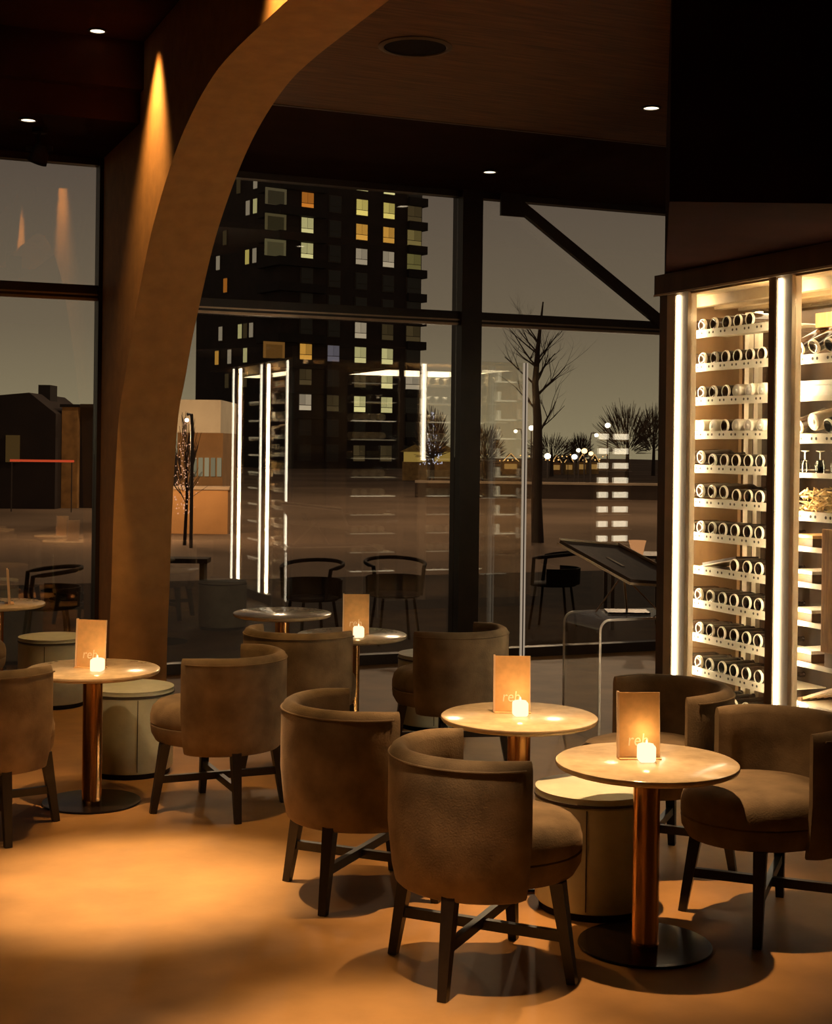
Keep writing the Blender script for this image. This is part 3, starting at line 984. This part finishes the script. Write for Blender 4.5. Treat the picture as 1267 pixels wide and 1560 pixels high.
o_, i_ = uprofile(1.0, 0.735, 0.014, 0.07)
m_ = MB()
rows = []
for y in (-0.004, -0.446):
    rows.append(([m_.bm.verts.new((a, y, b)) for a, b in o_], [m_.bm.verts.new((a, y, b)) for a, b in i_]))
for k in range(len(o_) - 1):
    m_.bm.faces.new((rows[0][0][k], rows[0][0][k + 1], rows[1][0][k + 1], rows[1][0][k]))
    m_.bm.faces.new((rows[0][1][k], rows[0][1][k + 1], rows[1][1][k + 1], rows[1][1][k]))
m_.build('sheet', M['acrylic'], con, True)
for y0, y1 in ((-0.004, 0.0), (-0.450, -0.446)):
    m_ = MB()
    A0 = [(m_.bm.verts.new((a, y0, b)), m_.bm.verts.new((c, y0, d)), m_.bm.verts.new((a, y1, b)), m_.bm.verts.new((c, y1, d))) for (a, b), (c, d) in zip(o_, i_)]
    for p, q in zip(A0, A0[1:]):
        m_.bm.faces.new((p[0], q[0], q[1], p[1]))
        m_.bm.faces.new((p[2], q[2], q[3], p[3]))
        m_.bm.faces.new((p[0], q[0], q[2], p[2]))
        m_.bm.faces.new((p[1], q[1], q[3], p[3]))
    m_.build('polished_edge', M['acrylic_edge'], con)

lec = thing('lectern_stand', 'dark slanted lectern with a large folder on a thin metal stand over the console', 'lectern', (1.32, 8.95, 0.737))
Q1, Q4, Q2 = Vector((0.885, 9.0, 1.150)), Vector((1.290, 8.66, 0.935)), Vector((1.315, 9.4, 1.095))
ex, ey = (Q4 - Q1), (Q2 - Q1)
ez = ex.cross(ey).normalized()
base = Matrix.Translation(-Vector((1.32, 8.95, 0.737))) @ Matrix.Translation(Q1) @ Matrix(((ex.x, ey.x, ez.x, 0), (ex.y, ey.y, ez.y, 0), (ex.z, ey.z, ez.z, 0), (0, 0, 0, 1)))
MB().box((0, 0, 0), (1, 1, 0.014), base).build('folder_cover', M['page'], lec)
MB().box((0.012, 0.012, 0.0145), (0.988, 0.988, 0.034), base).build('pages', M['book'], lec)
MB().box((0.0, 0.972, 0.0345), (1.0, 1.0, 0.050), base).build('far_lip', M['page'], lec)
MB().box((0.0, 0.0, 0.0345), (0.022, 0.9715, 0.044), base).build('side_lip', M['page'], lec)
MB().box((0.42, 0.28, 0.0345), (0.64, 0.33, 0.0365), base).build('label_strip', M['white_box'], lec)
MB().box((0.30, 0.30, -0.012), (0.62, 0.36, -0.0005), base).build('support_bar', M['chrome'], lec)
ctr = (Q1 + Q4 + Q2 + (Q2 + Q4 - Q1)) / 4 - Vector((1.32, 8.95, 0.737))
MB().tube([(0.0, 0.0, 0.012), (ctr.x, ctr.y, ctr.z - 0.012)], 0.008, 8).build('stem', M['chrome'], lec, True)
MB().tube([(-0.20, -0.05, 0.006), (ctr.x, ctr.y, ctr.z - 0.05)], 0.005, 6).build('strut', M['frame_metal'], lec, True)
MB().tube([(0.20, 0.05, 0.006), (ctr.x, ctr.y, ctr.z - 0.05)], 0.005, 6).build('strut', M['frame_metal'], lec, True)
MB().box((-0.13, -0.10, 0.0), (0.13, 0.10, 0.011)).build('foot_plate', M['base'], lec)

scr = thing('glass_screen', 'upright glass screen with a bright reflection built as glowing edge strips right of the steel column', 'screen', mtx=FAC @ Matrix.Translation((0, -0.30, 0)))
MB().box((0.362, 0.0, 0.02), (0.730, 0.010, 2.44)).build('pane', M['cell_glass'], scr)
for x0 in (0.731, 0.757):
    MB().box((x0, -0.004, 0.0), (x0 + 0.013, 0.014, 2.44)).build('glow_edge_strip', M['edge_glow'], scr)  # glow put into the strips in place of a bright reflection
MB().box((0.7441, 0.0, 0.02), (0.7569, 0.010, 2.44)).build('gasket', M['steel'], scr)
MB().box((0.362, -0.015, 0.0), (0.730, 0.025, 0.0199)).build('floor_channel', M['steel'], scr)

# ================================================================= OUTDOORS
struct(MB().box((-30, 0.125, -0.3), (30, 7.5, -0.02)).build('terrace_deck', M['terrace'], mtx=FAC))
struct(MB().box((-160, 3, -1.4), (200, 330, -1.0)).build('plaza_ground', M['plaza'], mtx=FAC))
GZ = -1.0
outd = random.Random(11)


def at(u, d, v=None):
    """world x for a bearing, and z for a height, at a distance out in the street"""
    x = (u - 633.5) / 2200 * d
    if v is None:
        return x
    return x, 1.75 + (680 + 0.0125 * (u - 633.5) - v) / 2200 * d


# ---- tower block
D0 = Vector((0.4, 178.0, 0))
fd = Vector((-0.816, -0.578, 0))          # along the front, from its far right corner to the near left one
nd = Vector((0.578, -0.816, 0))           # outward normal of the front
tw = thing('apartment_tower', 'dark brick apartment tower with lit windows beyond the plaza', 'building', mtx=Matrix.Translation(D0))
TWR = Matrix(((-fd.x, -nd.x, 0, 0), (-fd.y, -nd.y, 0, 0), (0, 0, 1, 0), (0, 0, 0, 1)))   # x: right along the front, y: back from it
tw.matrix_world = Matrix.Translation(D0) @ TWR
MB().box((-19.8, 0, GZ), (0, 21.5, 44)).build('wall', M['tower'], tw)
rowz = [33.2 - 2.94 * k for k in range(12)]


def xf(u):       # bearing -> position along the front
    k = (u - 633.5) / 2200
    # (0.4+0.816 s) = k (178+0.578 s)
    return (k * 178 - 0.4) / (0.816 - 0.578 * k)


for z in rowz:
    MB().box((-20.6, -0.9, z - 1.95), (-14.2, 4.5, z - 0.95)).build('balcony', M['tower2'], tw)
    MB().box((-2.2, -0.5, z - 1.95), (0.55, 2.5, z - 0.95)).build('balcony', M['tower2'], tw)
cream, yel, amb, grey, org, dim, blue = ((0.55, 0.50, 0.22), (0.62, 0.50, 0.13), (0.60, 0.30, 0.05), (0.34, 0.28, 0.19), (0.45, 0.15, 0.02), (0.055, 0.038, 0.016), (0.12, 0.11, 0.13))
LIT = {  # (column bearing, row): colour, lower half colour
    (546, 0): cream, (546, 1): yel, (546, 2): amb, (546, 3): grey, (546, 6): grey, (546, 7): cream, (546, 8): dim, (546, 9): cream, (546, 11): dim,
    (587, 0): cream, (587, 1): yel, (587, 2): amb, (587, 3): grey, (587, 6): dim, (587, 7): cream, (587, 8): cream, (587, 9): cream, (587, 11): dim,
    (463, 1): org, (463, 2): cream, (463, 3): cream, (463, 7): amb, (463, 8): dim, (463, 9): grey,
    (505, 7): blue, (505, 9): dim,
    (626, 1): dim, (626, 2): (0.16, 0.12, 0.04), (626, 3): (0.13, 0.11, 0.035), (626, 6): dim, (626, 8): grey,
}
wd = mat('dark_window', (0.016, 0.012, 0.010), 0.3, noise=0.2, nscale=2)
fr_m = mat('window_frame', (0.05, 0.035, 0.025), 0.6, noise=0.2, nscale=2)
mi = 0
for u in (463, 505, 546, 587, 626):
    x = xf(u)
    hw = 0.78 if u != 626 else 1.0
    for k, z in enumerate(rowz):
        fr = MB()
        fr.box((x - hw - 0.1, -0.12, z - 1.05), (x + hw + 0.1, -0.001, z + 0.98))
        f = fr.build('window', fr_m, tw)
        col = LIT.get((u, k))
        lit_strip = (u in (546, 587) and k == 5)
        def pane(x0, x1, z0, z1, c):
            global mi
            mm = wd
            if c is not None:
                mi += 1
                jj = outd.uniform(0.7, 1.1)
                j = tuple(min(1.0, q * jj) for q in c)
                mm = emit('window_glow_%d' % mi, j, 1.15)
            MB().box((x0, -0.2, z0), (x1, -0.121, z1)).build('pane', mm, f)
        if col is None:
            pane(x - hw, x + hw, z - 0.30, z + 0.9, None)
            pane(x - hw, x + hw, z - 0.95, z - 0.38, (0.50, 0.42, 0.22) if lit_strip else None)
        else:
            up = col if not (u in (546, 587) and k in (5,)) else None
            pane(x - hw, x - 0.04, z - 0.30, z + 0.9, up)
            pane(x + 0.04, x + hw, z - 0.30, z + 0.9, tuple(q * 0.9 for q in up))
            pane(x - hw, x + hw, z - 0.95, z - 0.38, tuple(min(1, q * 1.45) for q in col))
# corner windows on the left end of the front
for k, c in ((1, (0.10, 0.08, 0.04)), (2, (0.09, 0.07, 0.03)), (3, (0.12, 0.10, 0.045)), (7, (0.20, 0.09, 0.02))):
    z = rowz[k]
    x0, x1 = xf(399), xf(431)
    f = MB().box((x0, -0.12, z - 0.95), (x1, -0.001, z + 0.95)).build('window', emit('corner_glow_%d' % k, c, 1.0), tw)
    w3 = (x1 - x0) / 3
    MB().box((x0 + 0.3, -0.2, z - 0.95), (x1 - 0.35, -0.121, z + 0.62)).build('pane', emit('corner_pane_%d' % k, tuple(q * (0.35 if k < 3 else 0.6) for q in c), 1.0), f)
# windows on the left side
for (yy, k, c) in ((6.2, 0, grey), (6.2, 1, cream), (8.0, 1, grey), (6.2, 3, grey), (8.0, 3, yel), (15.5, 3, grey), (13.5, 4, org), (6.8, 6, grey), (8.3, 6, dim), (9.6, 6, cream), (8.2, 7, cream),
                   (14.6, 6, grey), (15.5, 7, amb), (12.2, 7, grey), (9.0, 8, grey), (12.8, 8, dim), (10.4, 0, dim), (13.8, 2, dim), (8.2, 8, dim)):
    z = rowz[k] - 0.2
    f = MB().box((-19.92, yy - 0.5, z - 0.95), (-19.801, yy + 0.5, z + 0.95)).build('window', fr_m, tw)
    MB().box((-20.0, yy - 0.42, z - 0.85), (-19.921, yy + 0.42, z + 0.85)).build('pane', emit('side_glow_%d_%d' % (int(yy * 10), k), c, 0.8), f)

# ---- low buildings on the left and the pavilion
bl = thing('low_house', 'low dark gabled house with a chimney beyond the left window', 'building', (at(40, 62), 62, GZ))
MB().prism([(-3.2, 0), (2.0, 0), (2.0, 3.9), (0.9, 4.75), (-3.2, 4.35)], -3, 3, lambda a, b, h: (a, h, b)).build('wall', M['tower'], bl)
MB().box((0.75, -1, 4.4), (1.25, 0.2, 5.15)).build('chimney', M['tower2'], bl)
for x0 in (-2.4, -1.4, 0.0):
    MB().box((x0, -3.12, 1.9), (x0 + 0.55, -3.001, 3.0)).build('window', emit('house_window_%d' % int(x0 * 10), (0.09, 0.05, 0.015), 0.8), bl)
m2 = thing('brick_gatehouse', 'lit brick wall building beside the dark gabled house', 'building', (at(106, 60), 60, GZ))
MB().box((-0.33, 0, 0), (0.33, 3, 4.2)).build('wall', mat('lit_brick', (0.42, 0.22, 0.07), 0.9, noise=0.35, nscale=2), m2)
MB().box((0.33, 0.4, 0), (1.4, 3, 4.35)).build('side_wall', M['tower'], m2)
MB().box((-0.4, -0.1, 4.2), (1.45, 3.1, 4.32)).build('roof', M['tower2'], m2)
t = thing('red_light_streak', 'thin red light streak built as a glowing line before the dark house', 'light', (at(64, 56.5), 56.5, 1.0))
MB().box((-1.25, 0, -0.045), (1.25, 0.05, 0.045)).build('tube', emit('red_streak_glow', (0.75, 0.09, 0.03), 0.9), t)  # glowing tube and its posts are made up for a red light streak
for x0 in (-1.2, 1.15):
    MB().box((x0, 0.01, -2.0), (x0 + 0.04, 0.04, -0.046)).build('support', M['pole'], t)

pv = thing('pavilion', 'low pavilion with a pale fascia and lit glass front beside the curved rib', 'building', (at(306, 46), 46, GZ))
MB().box((-0.85, 0, 3.1), (0.62, 4, 4.15)).build('fascia', mat('pale_fascia', (0.62, 0.55, 0.42), 0.7, noise=0.1, nscale=1), pv)
MB().box((-0.85, 0.6, 0), (0.62, 4, 3.1)).build('wall', mat('pavilion_wall', (0.30, 0.17, 0.07), 0.8, noise=0.2, nscale=1), pv)
for k in range(5):
    MB().box((-0.35 + 0.2 * k, 0.5, 1.7), (-0.22 + 0.2 * k, 0.599, 2.3)).build('window', emit('pavilion_window_%d' % k, (0.40, 0.34, 0.20), 0.6 + 0.15 * (k % 3)), pv)
spotp = bpy.data.lights.new('pavilion_fill', 'POINT')  # unseen light added behind the rib to brighten the pavilion side
spotp.energy = 900
spotp.color = (1.0, 0.62, 0.32)
spotp.shadow_soft_size = 0.3
sp_ = bpy.data.objects.new('pavilion_fill', spotp)
COL.objects.link(sp_)
sp_.location = (at(240, 41), 41, 1.9)
cw = thing('planter_wall', 'low orange brown wall with pale coping before the pavilion', 'wall', (at(303, 44), 44, GZ))
MB().box((-1.0, 0, 0), (0.9, 0.5, 1.35)).build('masonry', mat('orange_render', (0.45, 0.24, 0.09), 0.85, noise=0.15, nscale=1), cw)
MB().box((-1.05, -0.05, 1.35), (0.95, 0.55, 1.45)).build('coping', M['kerb'], cw)


# ---- low wall across the plaza
lw = thing('plaza_wall', 'long low dark wall with a pale coping across the plaza', 'wall', (at(830, 78), 78, GZ))
MB().box((-7.0, 0, 0), (6.5, 0.8, 0.78)).build('masonry', M['dark_wall'], lw)
MB().box((-7.0, -0.05, 0.78), (6.5, 0.85, 0.90)).build('coping', M['kerb'], lw)


# ---- market huts
def hut(label, u, d, w, h, c, i):
    t = thing('market_hut', label, 'hut', (at(u, d), d, GZ), 0, 'market huts beyond the plaza wall')
    wm = mat('hut_wood_%d' % i, c, 0.8, noise=0.3, nscale=3)
    MB().box((-w / 2, 0, 0), (w / 2, 2.0, h * 0.62)).build('cabin', wm, t)
    b = MB()
    for s in (-1, 1):
        b.bar((s * (w / 2 + 0.04), 1.0, h * 0.60), (0, 1.0, h * 1.0), 2.3, d0=0.10, up=(s * 0.6, 0, 1))
    b.build('roof', M['tower2'], t)
    b = MB()
    for s in (-1, 1):
        b.tube([(s * (w / 2 + 0.04), -0.2, h * 0.62), (0, -0.2, h * 1.02)], 0.05, 5)
    b.build('string_light', emit('warm_string', (1.0, 0.55, 0.18), 0.9), t)
    MB().box((-w / 2 + 0.15, -0.05, h * 0.25), (w / 2 - 0.15, -0.001, h * 0.5)).build('counter_opening', emit('hut_glow', (0.55, 0.30, 0.08), 0.7), t)


hut('market hut with lit gable, leftmost of the row and half behind the bare tree', 778, 150, 1.6, 2.1, (0.3, 0.16, 0.06), 0)
hut('market hut with lit gable, second in the row', 848, 150, 0.95, 2.0, (0.28, 0.15, 0.07), 1)
hut('market hut with lit gable, third in the row', 867, 152, 0.95, 2.0, (0.3, 0.2, 0.08), 2)
hut('market hut with lit gable, fourth in the row', 887, 154, 0.95, 2.1, (0.3, 0.18, 0.06), 3)
hut('market hut with lit gable, rightmost of the row', 905.5, 156, 0.95, 2.1, (0.32, 0.2, 0.07), 4)


# ---- street lamps
def street_lamp(label, u, d, v, col, arm=0.0, r=0.18):
    x, z = at(u, d, v)
    t = thing('street_lamp', label, 'lamp', (x, d, GZ), 0, 'street lamps in the distance')
    h = z - GZ
    MB().tube([(arm, 0, 0), (arm, 0, h - 0.3), (arm * 0.8, 0, h + 0.15), (0, 0, h + 0.15)] if arm else [(0, 0, 0), (0, 0, h - r)], 0.05, 6).build('pole', M['pole'], t)
    MB().sphere((0, 0, h), r, 2, (1, 1, 0.9)).build('globe', emit('street_glow_%d' % int(u), col, 5.0), t)
    return t


warm, white = (1.0, 0.62, 0.25), (1.0, 0.86, 0.62)
street_lamp('orange street lamp just right of the steel column', 720, 120, 630, warm, 0, 0.20)
street_lamp('white street lamp with an arm left of the bare tree', 785, 110, 657, white, 0.5, 0.15)
street_lamp('white street lamp immediately left of the bare tree trunk', 809, 110, 652, white, 0, 0.22)
street_lamp('small white street lamp immediately right of the bare tree trunk', 821, 130, 663, white, 0, 0.18)
street_lamp('tall white street lamp before the round bare tree crown', 925, 100, 648, white, 0, 0.20)
street_lamp('curved-arm street lamp above the rightmost market hut', 908, 105, 663, white, -0.45, 0.16)
street_lamp('low white lamp over the second market hut', 834, 94, 695, white, 0, 0.22)
street_lamp('low bluish white lamp over the third market hut', 875, 94, 696, (0.9, 0.92, 1.0), 0, 0.19)
street_lamp('small white lamp, upper of the two over the fourth market hut', 881, 94, 686, white, 0, 0.15)
street_lamp('warm lamp, lower of the two over the fourth market hut', 890, 96, 687, warm, 0, 0.20)
street_lamp('warm lamp over the rightmost market hut', 900, 96, 691, warm, 0, 0.16)
street_lamp('white street lamp in front of the pavilion', 284, 38, 640, white, 0.15, 0.06)


# ---- garland of small lights, added for the warm glow over the market
t = thing('added_garland', 'added string of small warm lights above the market huts', 'lights', (at(740, 125), 125, GZ))
W_ = at(928, 125) - at(740, 125)
for k in range(4):
    MB().tube([(W_ * k / 3, 0, 0), (W_ * k / 3, 0, 2.45)], 0.03, 5).build('pole', M['pole'], t)
rl = random.Random(3)
cabl, bulbs = MB(), MB()
pts = []
for k in range(61):
    f = k / 60
    sag = abs(math.sin(PI * 3 * f))
    pts.append((W_ * f, 0, 2.4 - 0.55 * sag))
cabl.tube(pts, 0.012, 4)
for k, p in enumerate(pts):
    if k % 2:
        bulbs.sphere((p[0] + rl.uniform(-0.06, 0.06), 0, p[2] - 0.06 - rl.uniform(0, 0.25)), rl.uniform(0.035, 0.075), 1)
cabl.build('cable', M['pole'], t)
tag(bulbs.build('bulb', emit('garland_bulb', (1.0, 0.56, 0.18), 2.0), t), kind='stuff')

# ---- trees
def branch(m, p, d, length, rad, depth, rg, spread=0.6, n=5):
    pts, rads = [p.copy()], [rad]
    q = p.copy()
    dd = d.copy()
    for k in range(4):
        dd = (dd + Vector((rg.uniform(-1, 1), rg.uniform(-1, 1), rg.uniform(-0.3, 0.9))) * 0.14).normalized()
        q = q + dd * (length / 4)
        pts.append(q.copy())
        rads.append(rad * (1 - 0.16 * (k + 1)))
    m.tube(pts, rads, n)
    if depth <= 0:
        return
    for k in range(n_child[depth]):
        i = rg.randint(1, 4)
        nd_ = (dd + Vector((rg.uniform(-1, 1), rg.uniform(-1, 1), rg.uniform(-0.1, 0.5))) * spread * 1.5).normalized()
        branch(m, pts[i], nd_, length * rg.uniform(0.5, 0.75), rads[i] * 0.6, depth - 1, rg, spread, 4 if depth > 1 else 3)


n_child = {1: 4, 2: 4, 3: 4}
bx, _ = at(818, 42, 0)
bt_ = thing('bare_tree', 'slender leafless tree standing on the plaza right of the steel column', 'tree', (bx, 42, GZ))
rg = random.Random(21)
m_ = MB()
trunk = [Vector((0.05, 0, 0)), Vector((0.0, 0, 1.2)), Vector((0.02, 0, 2.6)), Vector((0.0, 0, 3.6)), Vector((-0.08, 0, 4.6)), Vector((-0.02, 0, 5.6)), Vector((0.06, 0, 6.4)), Vector((0.12, 0, 7.0))]
m_.tube(trunk, [0.19, 0.16, 0.15, 0.13, 0.10, 0.07, 0.045, 0.02], 10)
m_.build('trunk', M['bark'], bt_, True)
m_ = MB()
for k in range(15):
    f = rg.uniform(0.36, 0.97)
    s = f * (len(trunk) - 1)
    i = int(s)
    p = trunk[i].lerp(trunk[i + 1], s - i)
    sg = 1 if k % 2 else -1
    d = Vector((sg * rg.uniform(0.5, 1.0), rg.uniform(-0.8, 0.8), rg.uniform(0.5, 1.2))).normalized()
    branch(m_, p, d, rg.uniform(0.9, 1.5) * (1.15 - 0.5 * f), 0.045 * (1.3 - f), 2, rg, 0.55)
tag(m_.build('twigs', M['bark'], bt_), kind='stuff')


def twig_tree(name, label, u, d, v_top, width, col='twig', glow=None, cat='tree', seed=1, small=False):
    x, z = at(u, d, v_top)
    h = z - GZ
    t = thing(name, label, cat, (x, d, GZ), 0)
    rg = random.Random(seed)
    MB().tube([(0, 0, 0), (0.05, 0, h * 0.4), (0, 0, h * 0.75)], [0.05, 0.04, 0.02] if small else [0.22, 0.15, 0.06], 7).build('trunk', M['bark'], t)
    m = MB()
    for k in range(90 if small else 420):
        a, b = rg.uniform(0, 2 * PI), rg.uniform(-0.7, 1.0)
        rr = rg.uniform(0.3, 1.0) ** 0.5
        c = Vector((math.cos(a) * math.sqrt(max(0, 1 - b * b)) * width * rr, math.sin(a) * math.sqrt(max(0, 1 - b * b)) * width * rr, h * 0.62 + b * h * 0.38 * rr))
        dv = Vector((c.x, c.y, (c.z - h * 0.35))).normalized() * rg.uniform(0.5, 1.1) * h * 0.12
        m.tube([c - dv, c + dv + Vector((rg.uniform(-.1, .1), 0, rg.uniform(-.1, .1)))], [0.012, 0.006] if small else [0.035, 0.015], 3)
    tag(m.build('twigs', M[col], t), kind='stuff')
    if glow:
        m = MB()
        for k in range(170):
            a, f = rg.uniform(0, 2 * PI), rg.uniform(0.25, 1.0)
            rr = width * 1.0 * (1.08 - f) * rg.uniform(0.6, 1.0)
            if small:
                rr = width * (0.25 + 0.7 * math.sin(PI * f)) * rg.uniform(0.1, 1.0)
            m.sphere((math.cos(a) * rr, math.sin(a) * rr, h * f), rg.uniform(0.03, 0.055) * (0.45 if small else 1), 1)
        tag(m.build('fairy_lights', emit('fairy_glow_%d' % seed, glow, 1.0), t), kind='stuff')
    return t


twig_tree('bushy_bare_tree', 'large round leafless tree behind the lamps near the cabinet', 955, 130, 618, 2.6, seed=2)
twig_tree('bushy_bare_tree', 'leafless round tree nearest the wine cabinet edge', 995, 150, 622, 2.0, seed=3)
twig_tree('bushy_bare_tree', 'dark leafless tree behind the market huts beside the slender tree', 840, 140, 664, 2.6, seed=4)
twig_tree('bushy_bare_tree', 'small dark leafless tree above the third market hut', 884, 175, 662, 1.3, seed=5)
twig_tree('bushy_bare_tree', 'dark round tree right beside the steel column', 738, 112, 650, 1.5, 'twig', seed=6)
twig_tree('fairy_light_tree', 'tree covered in bluish white fairy lights left of the steel column', 658, 110, 628, 1.15, glow=(0.75, 0.78, 0.95), seed=7)
twig_tree('fairy_light_tree', 'tree with warm pink lights in front of the pavilion', 283, 39, 640, 0.38, glow=(0.95, 0.5, 0.3), seed=8, small=True)
for i, (u, lab) in enumerate(((632, 'low lit hedge clump left of the blue-lit tree'), (678, 'low lit hedge clump between the blue-lit tree and the steel column'))):
    t = thing('market_stall', ['amber lit market stall left of the blue-lit tree', 'amber lit market stall between the blue-lit tree and the steel column'][i], 'stall', (at(u, 116 + 6 * i), 116 + 6 * i, GZ))
    MB().box((-1.0, 0, 0), (1.0, 1.5, 1.5)).build('counter', mat('stall_wood', (0.3, 0.18, 0.06), 0.8, noise=0.3, nscale=3), t)
    MB().prism([(-1.2, 2.3), (1.2, 2.3), (0, 2.9)], -0.3, 1.8, lambda a, b, h: (a, h, b)).build('awning', mat('stall_awning', (0.35, 0.25, 0.08), 0.8, noise=0.3, nscale=3), t)
    MB().box((-0.9, 0.2, 1.5), (0.9, 0.3, 2.3)).build('lit_back', emit('stall_glow', (0.42, 0.27, 0.06), 0.8), t)


# ---- unseen point lights added to brighten the plaza
for (x, y, z, p) in ((4, 52, 15, 6500), (-6, 60, 19, 5000), (12, 75, 21, 9000)):
    l = bpy.data.lights.new('plaza_fill', 'POINT')
    l.energy = p
    l.color = (1.0, 0.70, 0.42)
    l.shadow_soft_size = 0.4
    o = bpy.data.objects.new('plaza_fill', l)
    COL.objects.link(o)
    o.location = (x, y, z)


# ---- terrace chairs and a table with a pot, just outside
def terrace_chair(label, x, y, rz):
    t = thing('terrace_chair', label, 'chair', (x, y, -0.02), rz, 'dark terrace chairs outside')
    MB().lathe([(0.0, 0.42), (0.22, 0.42), (0.24, 0.435), (0.22, 0.45), (0.0, 0.452)], 28).build('seat', M['black'], t, True)
    pts = [(0.27 * math.cos(a), 0.27 * math.sin(a), 0.70 + 0.05 * math.sin(PI * k / 16)) for k, a in enumerate([R(60 + 240 * k / 16) for k in range(17)])]
    MB().tube([(0.16, 0.20, 0.44)] + pts + [(0.16, -0.20, 0.44)], 0.018, 8).build('back_hoop', M['black'], t, True)
    bm = MB()
    ring = []
    for k in range(13):
        a = R(90 + 180 * k / 12)
        ring.append([bm.bm.verts.new((r * math.cos(a), r * math.sin(a), z)) for r, z in ((0.262, 0.44), (0.268, 0.60), (0.256, 0.60), (0.250, 0.44))])
    for p, q in zip(ring, ring[1:]):
        for m in range(4):
            bm.bm.faces.new((p[m], p[(m + 1) % 4], q[(m + 1) % 4], q[m]))
    bm.build('back_band', M['black'], t, True)
    for sx in (1, -1):
        for sy in (1, -1):
            MB().tube([(sx * 0.14, sy * 0.14, 0.425), (sx * 0.19, sy * 0.19, 0.0)], 0.014, 6).build('leg', M['black'], t)
    return t


terrace_chair('dark round-backed terrace chair outside the left window', at(75, 11.7), 11.7, R(200))
terrace_chair('dark round-backed terrace chair outside, left of the rear candle', at(478, 12.6), 12.6, R(250))
terrace_chair('dark round-backed terrace chair outside, close to the steel column', at(604, 13.0), 13.0, R(285))
terrace_chair('dark round-backed terrace chair outside, right of the glass screen', at(845, 14.2), 14.2, R(160))
t = thing('terrace_table', 'dark square terrace table outside, next to the wine cabinet edge', 'table', (2.20, 14.4, -0.02))
MB().box((-0.3, -0.3, 0.70), (0.3, 0.3, 0.73)).build('tabletop', M['steel'], t)
for sx in (1, -1):
    for sy in (1, -1):
        MB().bar((sx * 0.26, sy * 0.26, 0.0), (sx * 0.26, sy * 0.26, 0.6995), 0.035).build('leg', M['steel'], t)
t = thing('candle_pot', 'orange glowing flower-rimmed candle pot on the terrace table', 'candle', (2.18, 14.15, 0.71))
MB().lathe([(0.0, 0.0), (0.055, 0.0), (0.075, 0.10), (0.088, 0.145), (0.080, 0.145), (0.068, 0.10), (0.05, 0.012), (0.0, 0.012)], 20).build('pot', emit('candle_pot_glow', (0.80, 0.36, 0.14), 0.85), t, True)
MB().lathe([(0.0, 0.0125), (0.04, 0.0125), (0.04, 0.06), (0.0, 0.062)], 14).build('wax', M['candle'], t, True)
bn = thing('terrace_bench', 'dark bench on the plaza beside the curved rib', 'bench', (at(290, 21.5), 21.5, -1.0))
MB().box((-0.55, -0.2, 0.98), (0.30, 0.2, 1.05)).build('seat', M['black'], bn)
for x0 in (-0.45, 0.18):
    MB().box((x0, -0.16, 0), (x0 + 0.07, 0.16, 0.979)).build('leg', M['black'], bn)
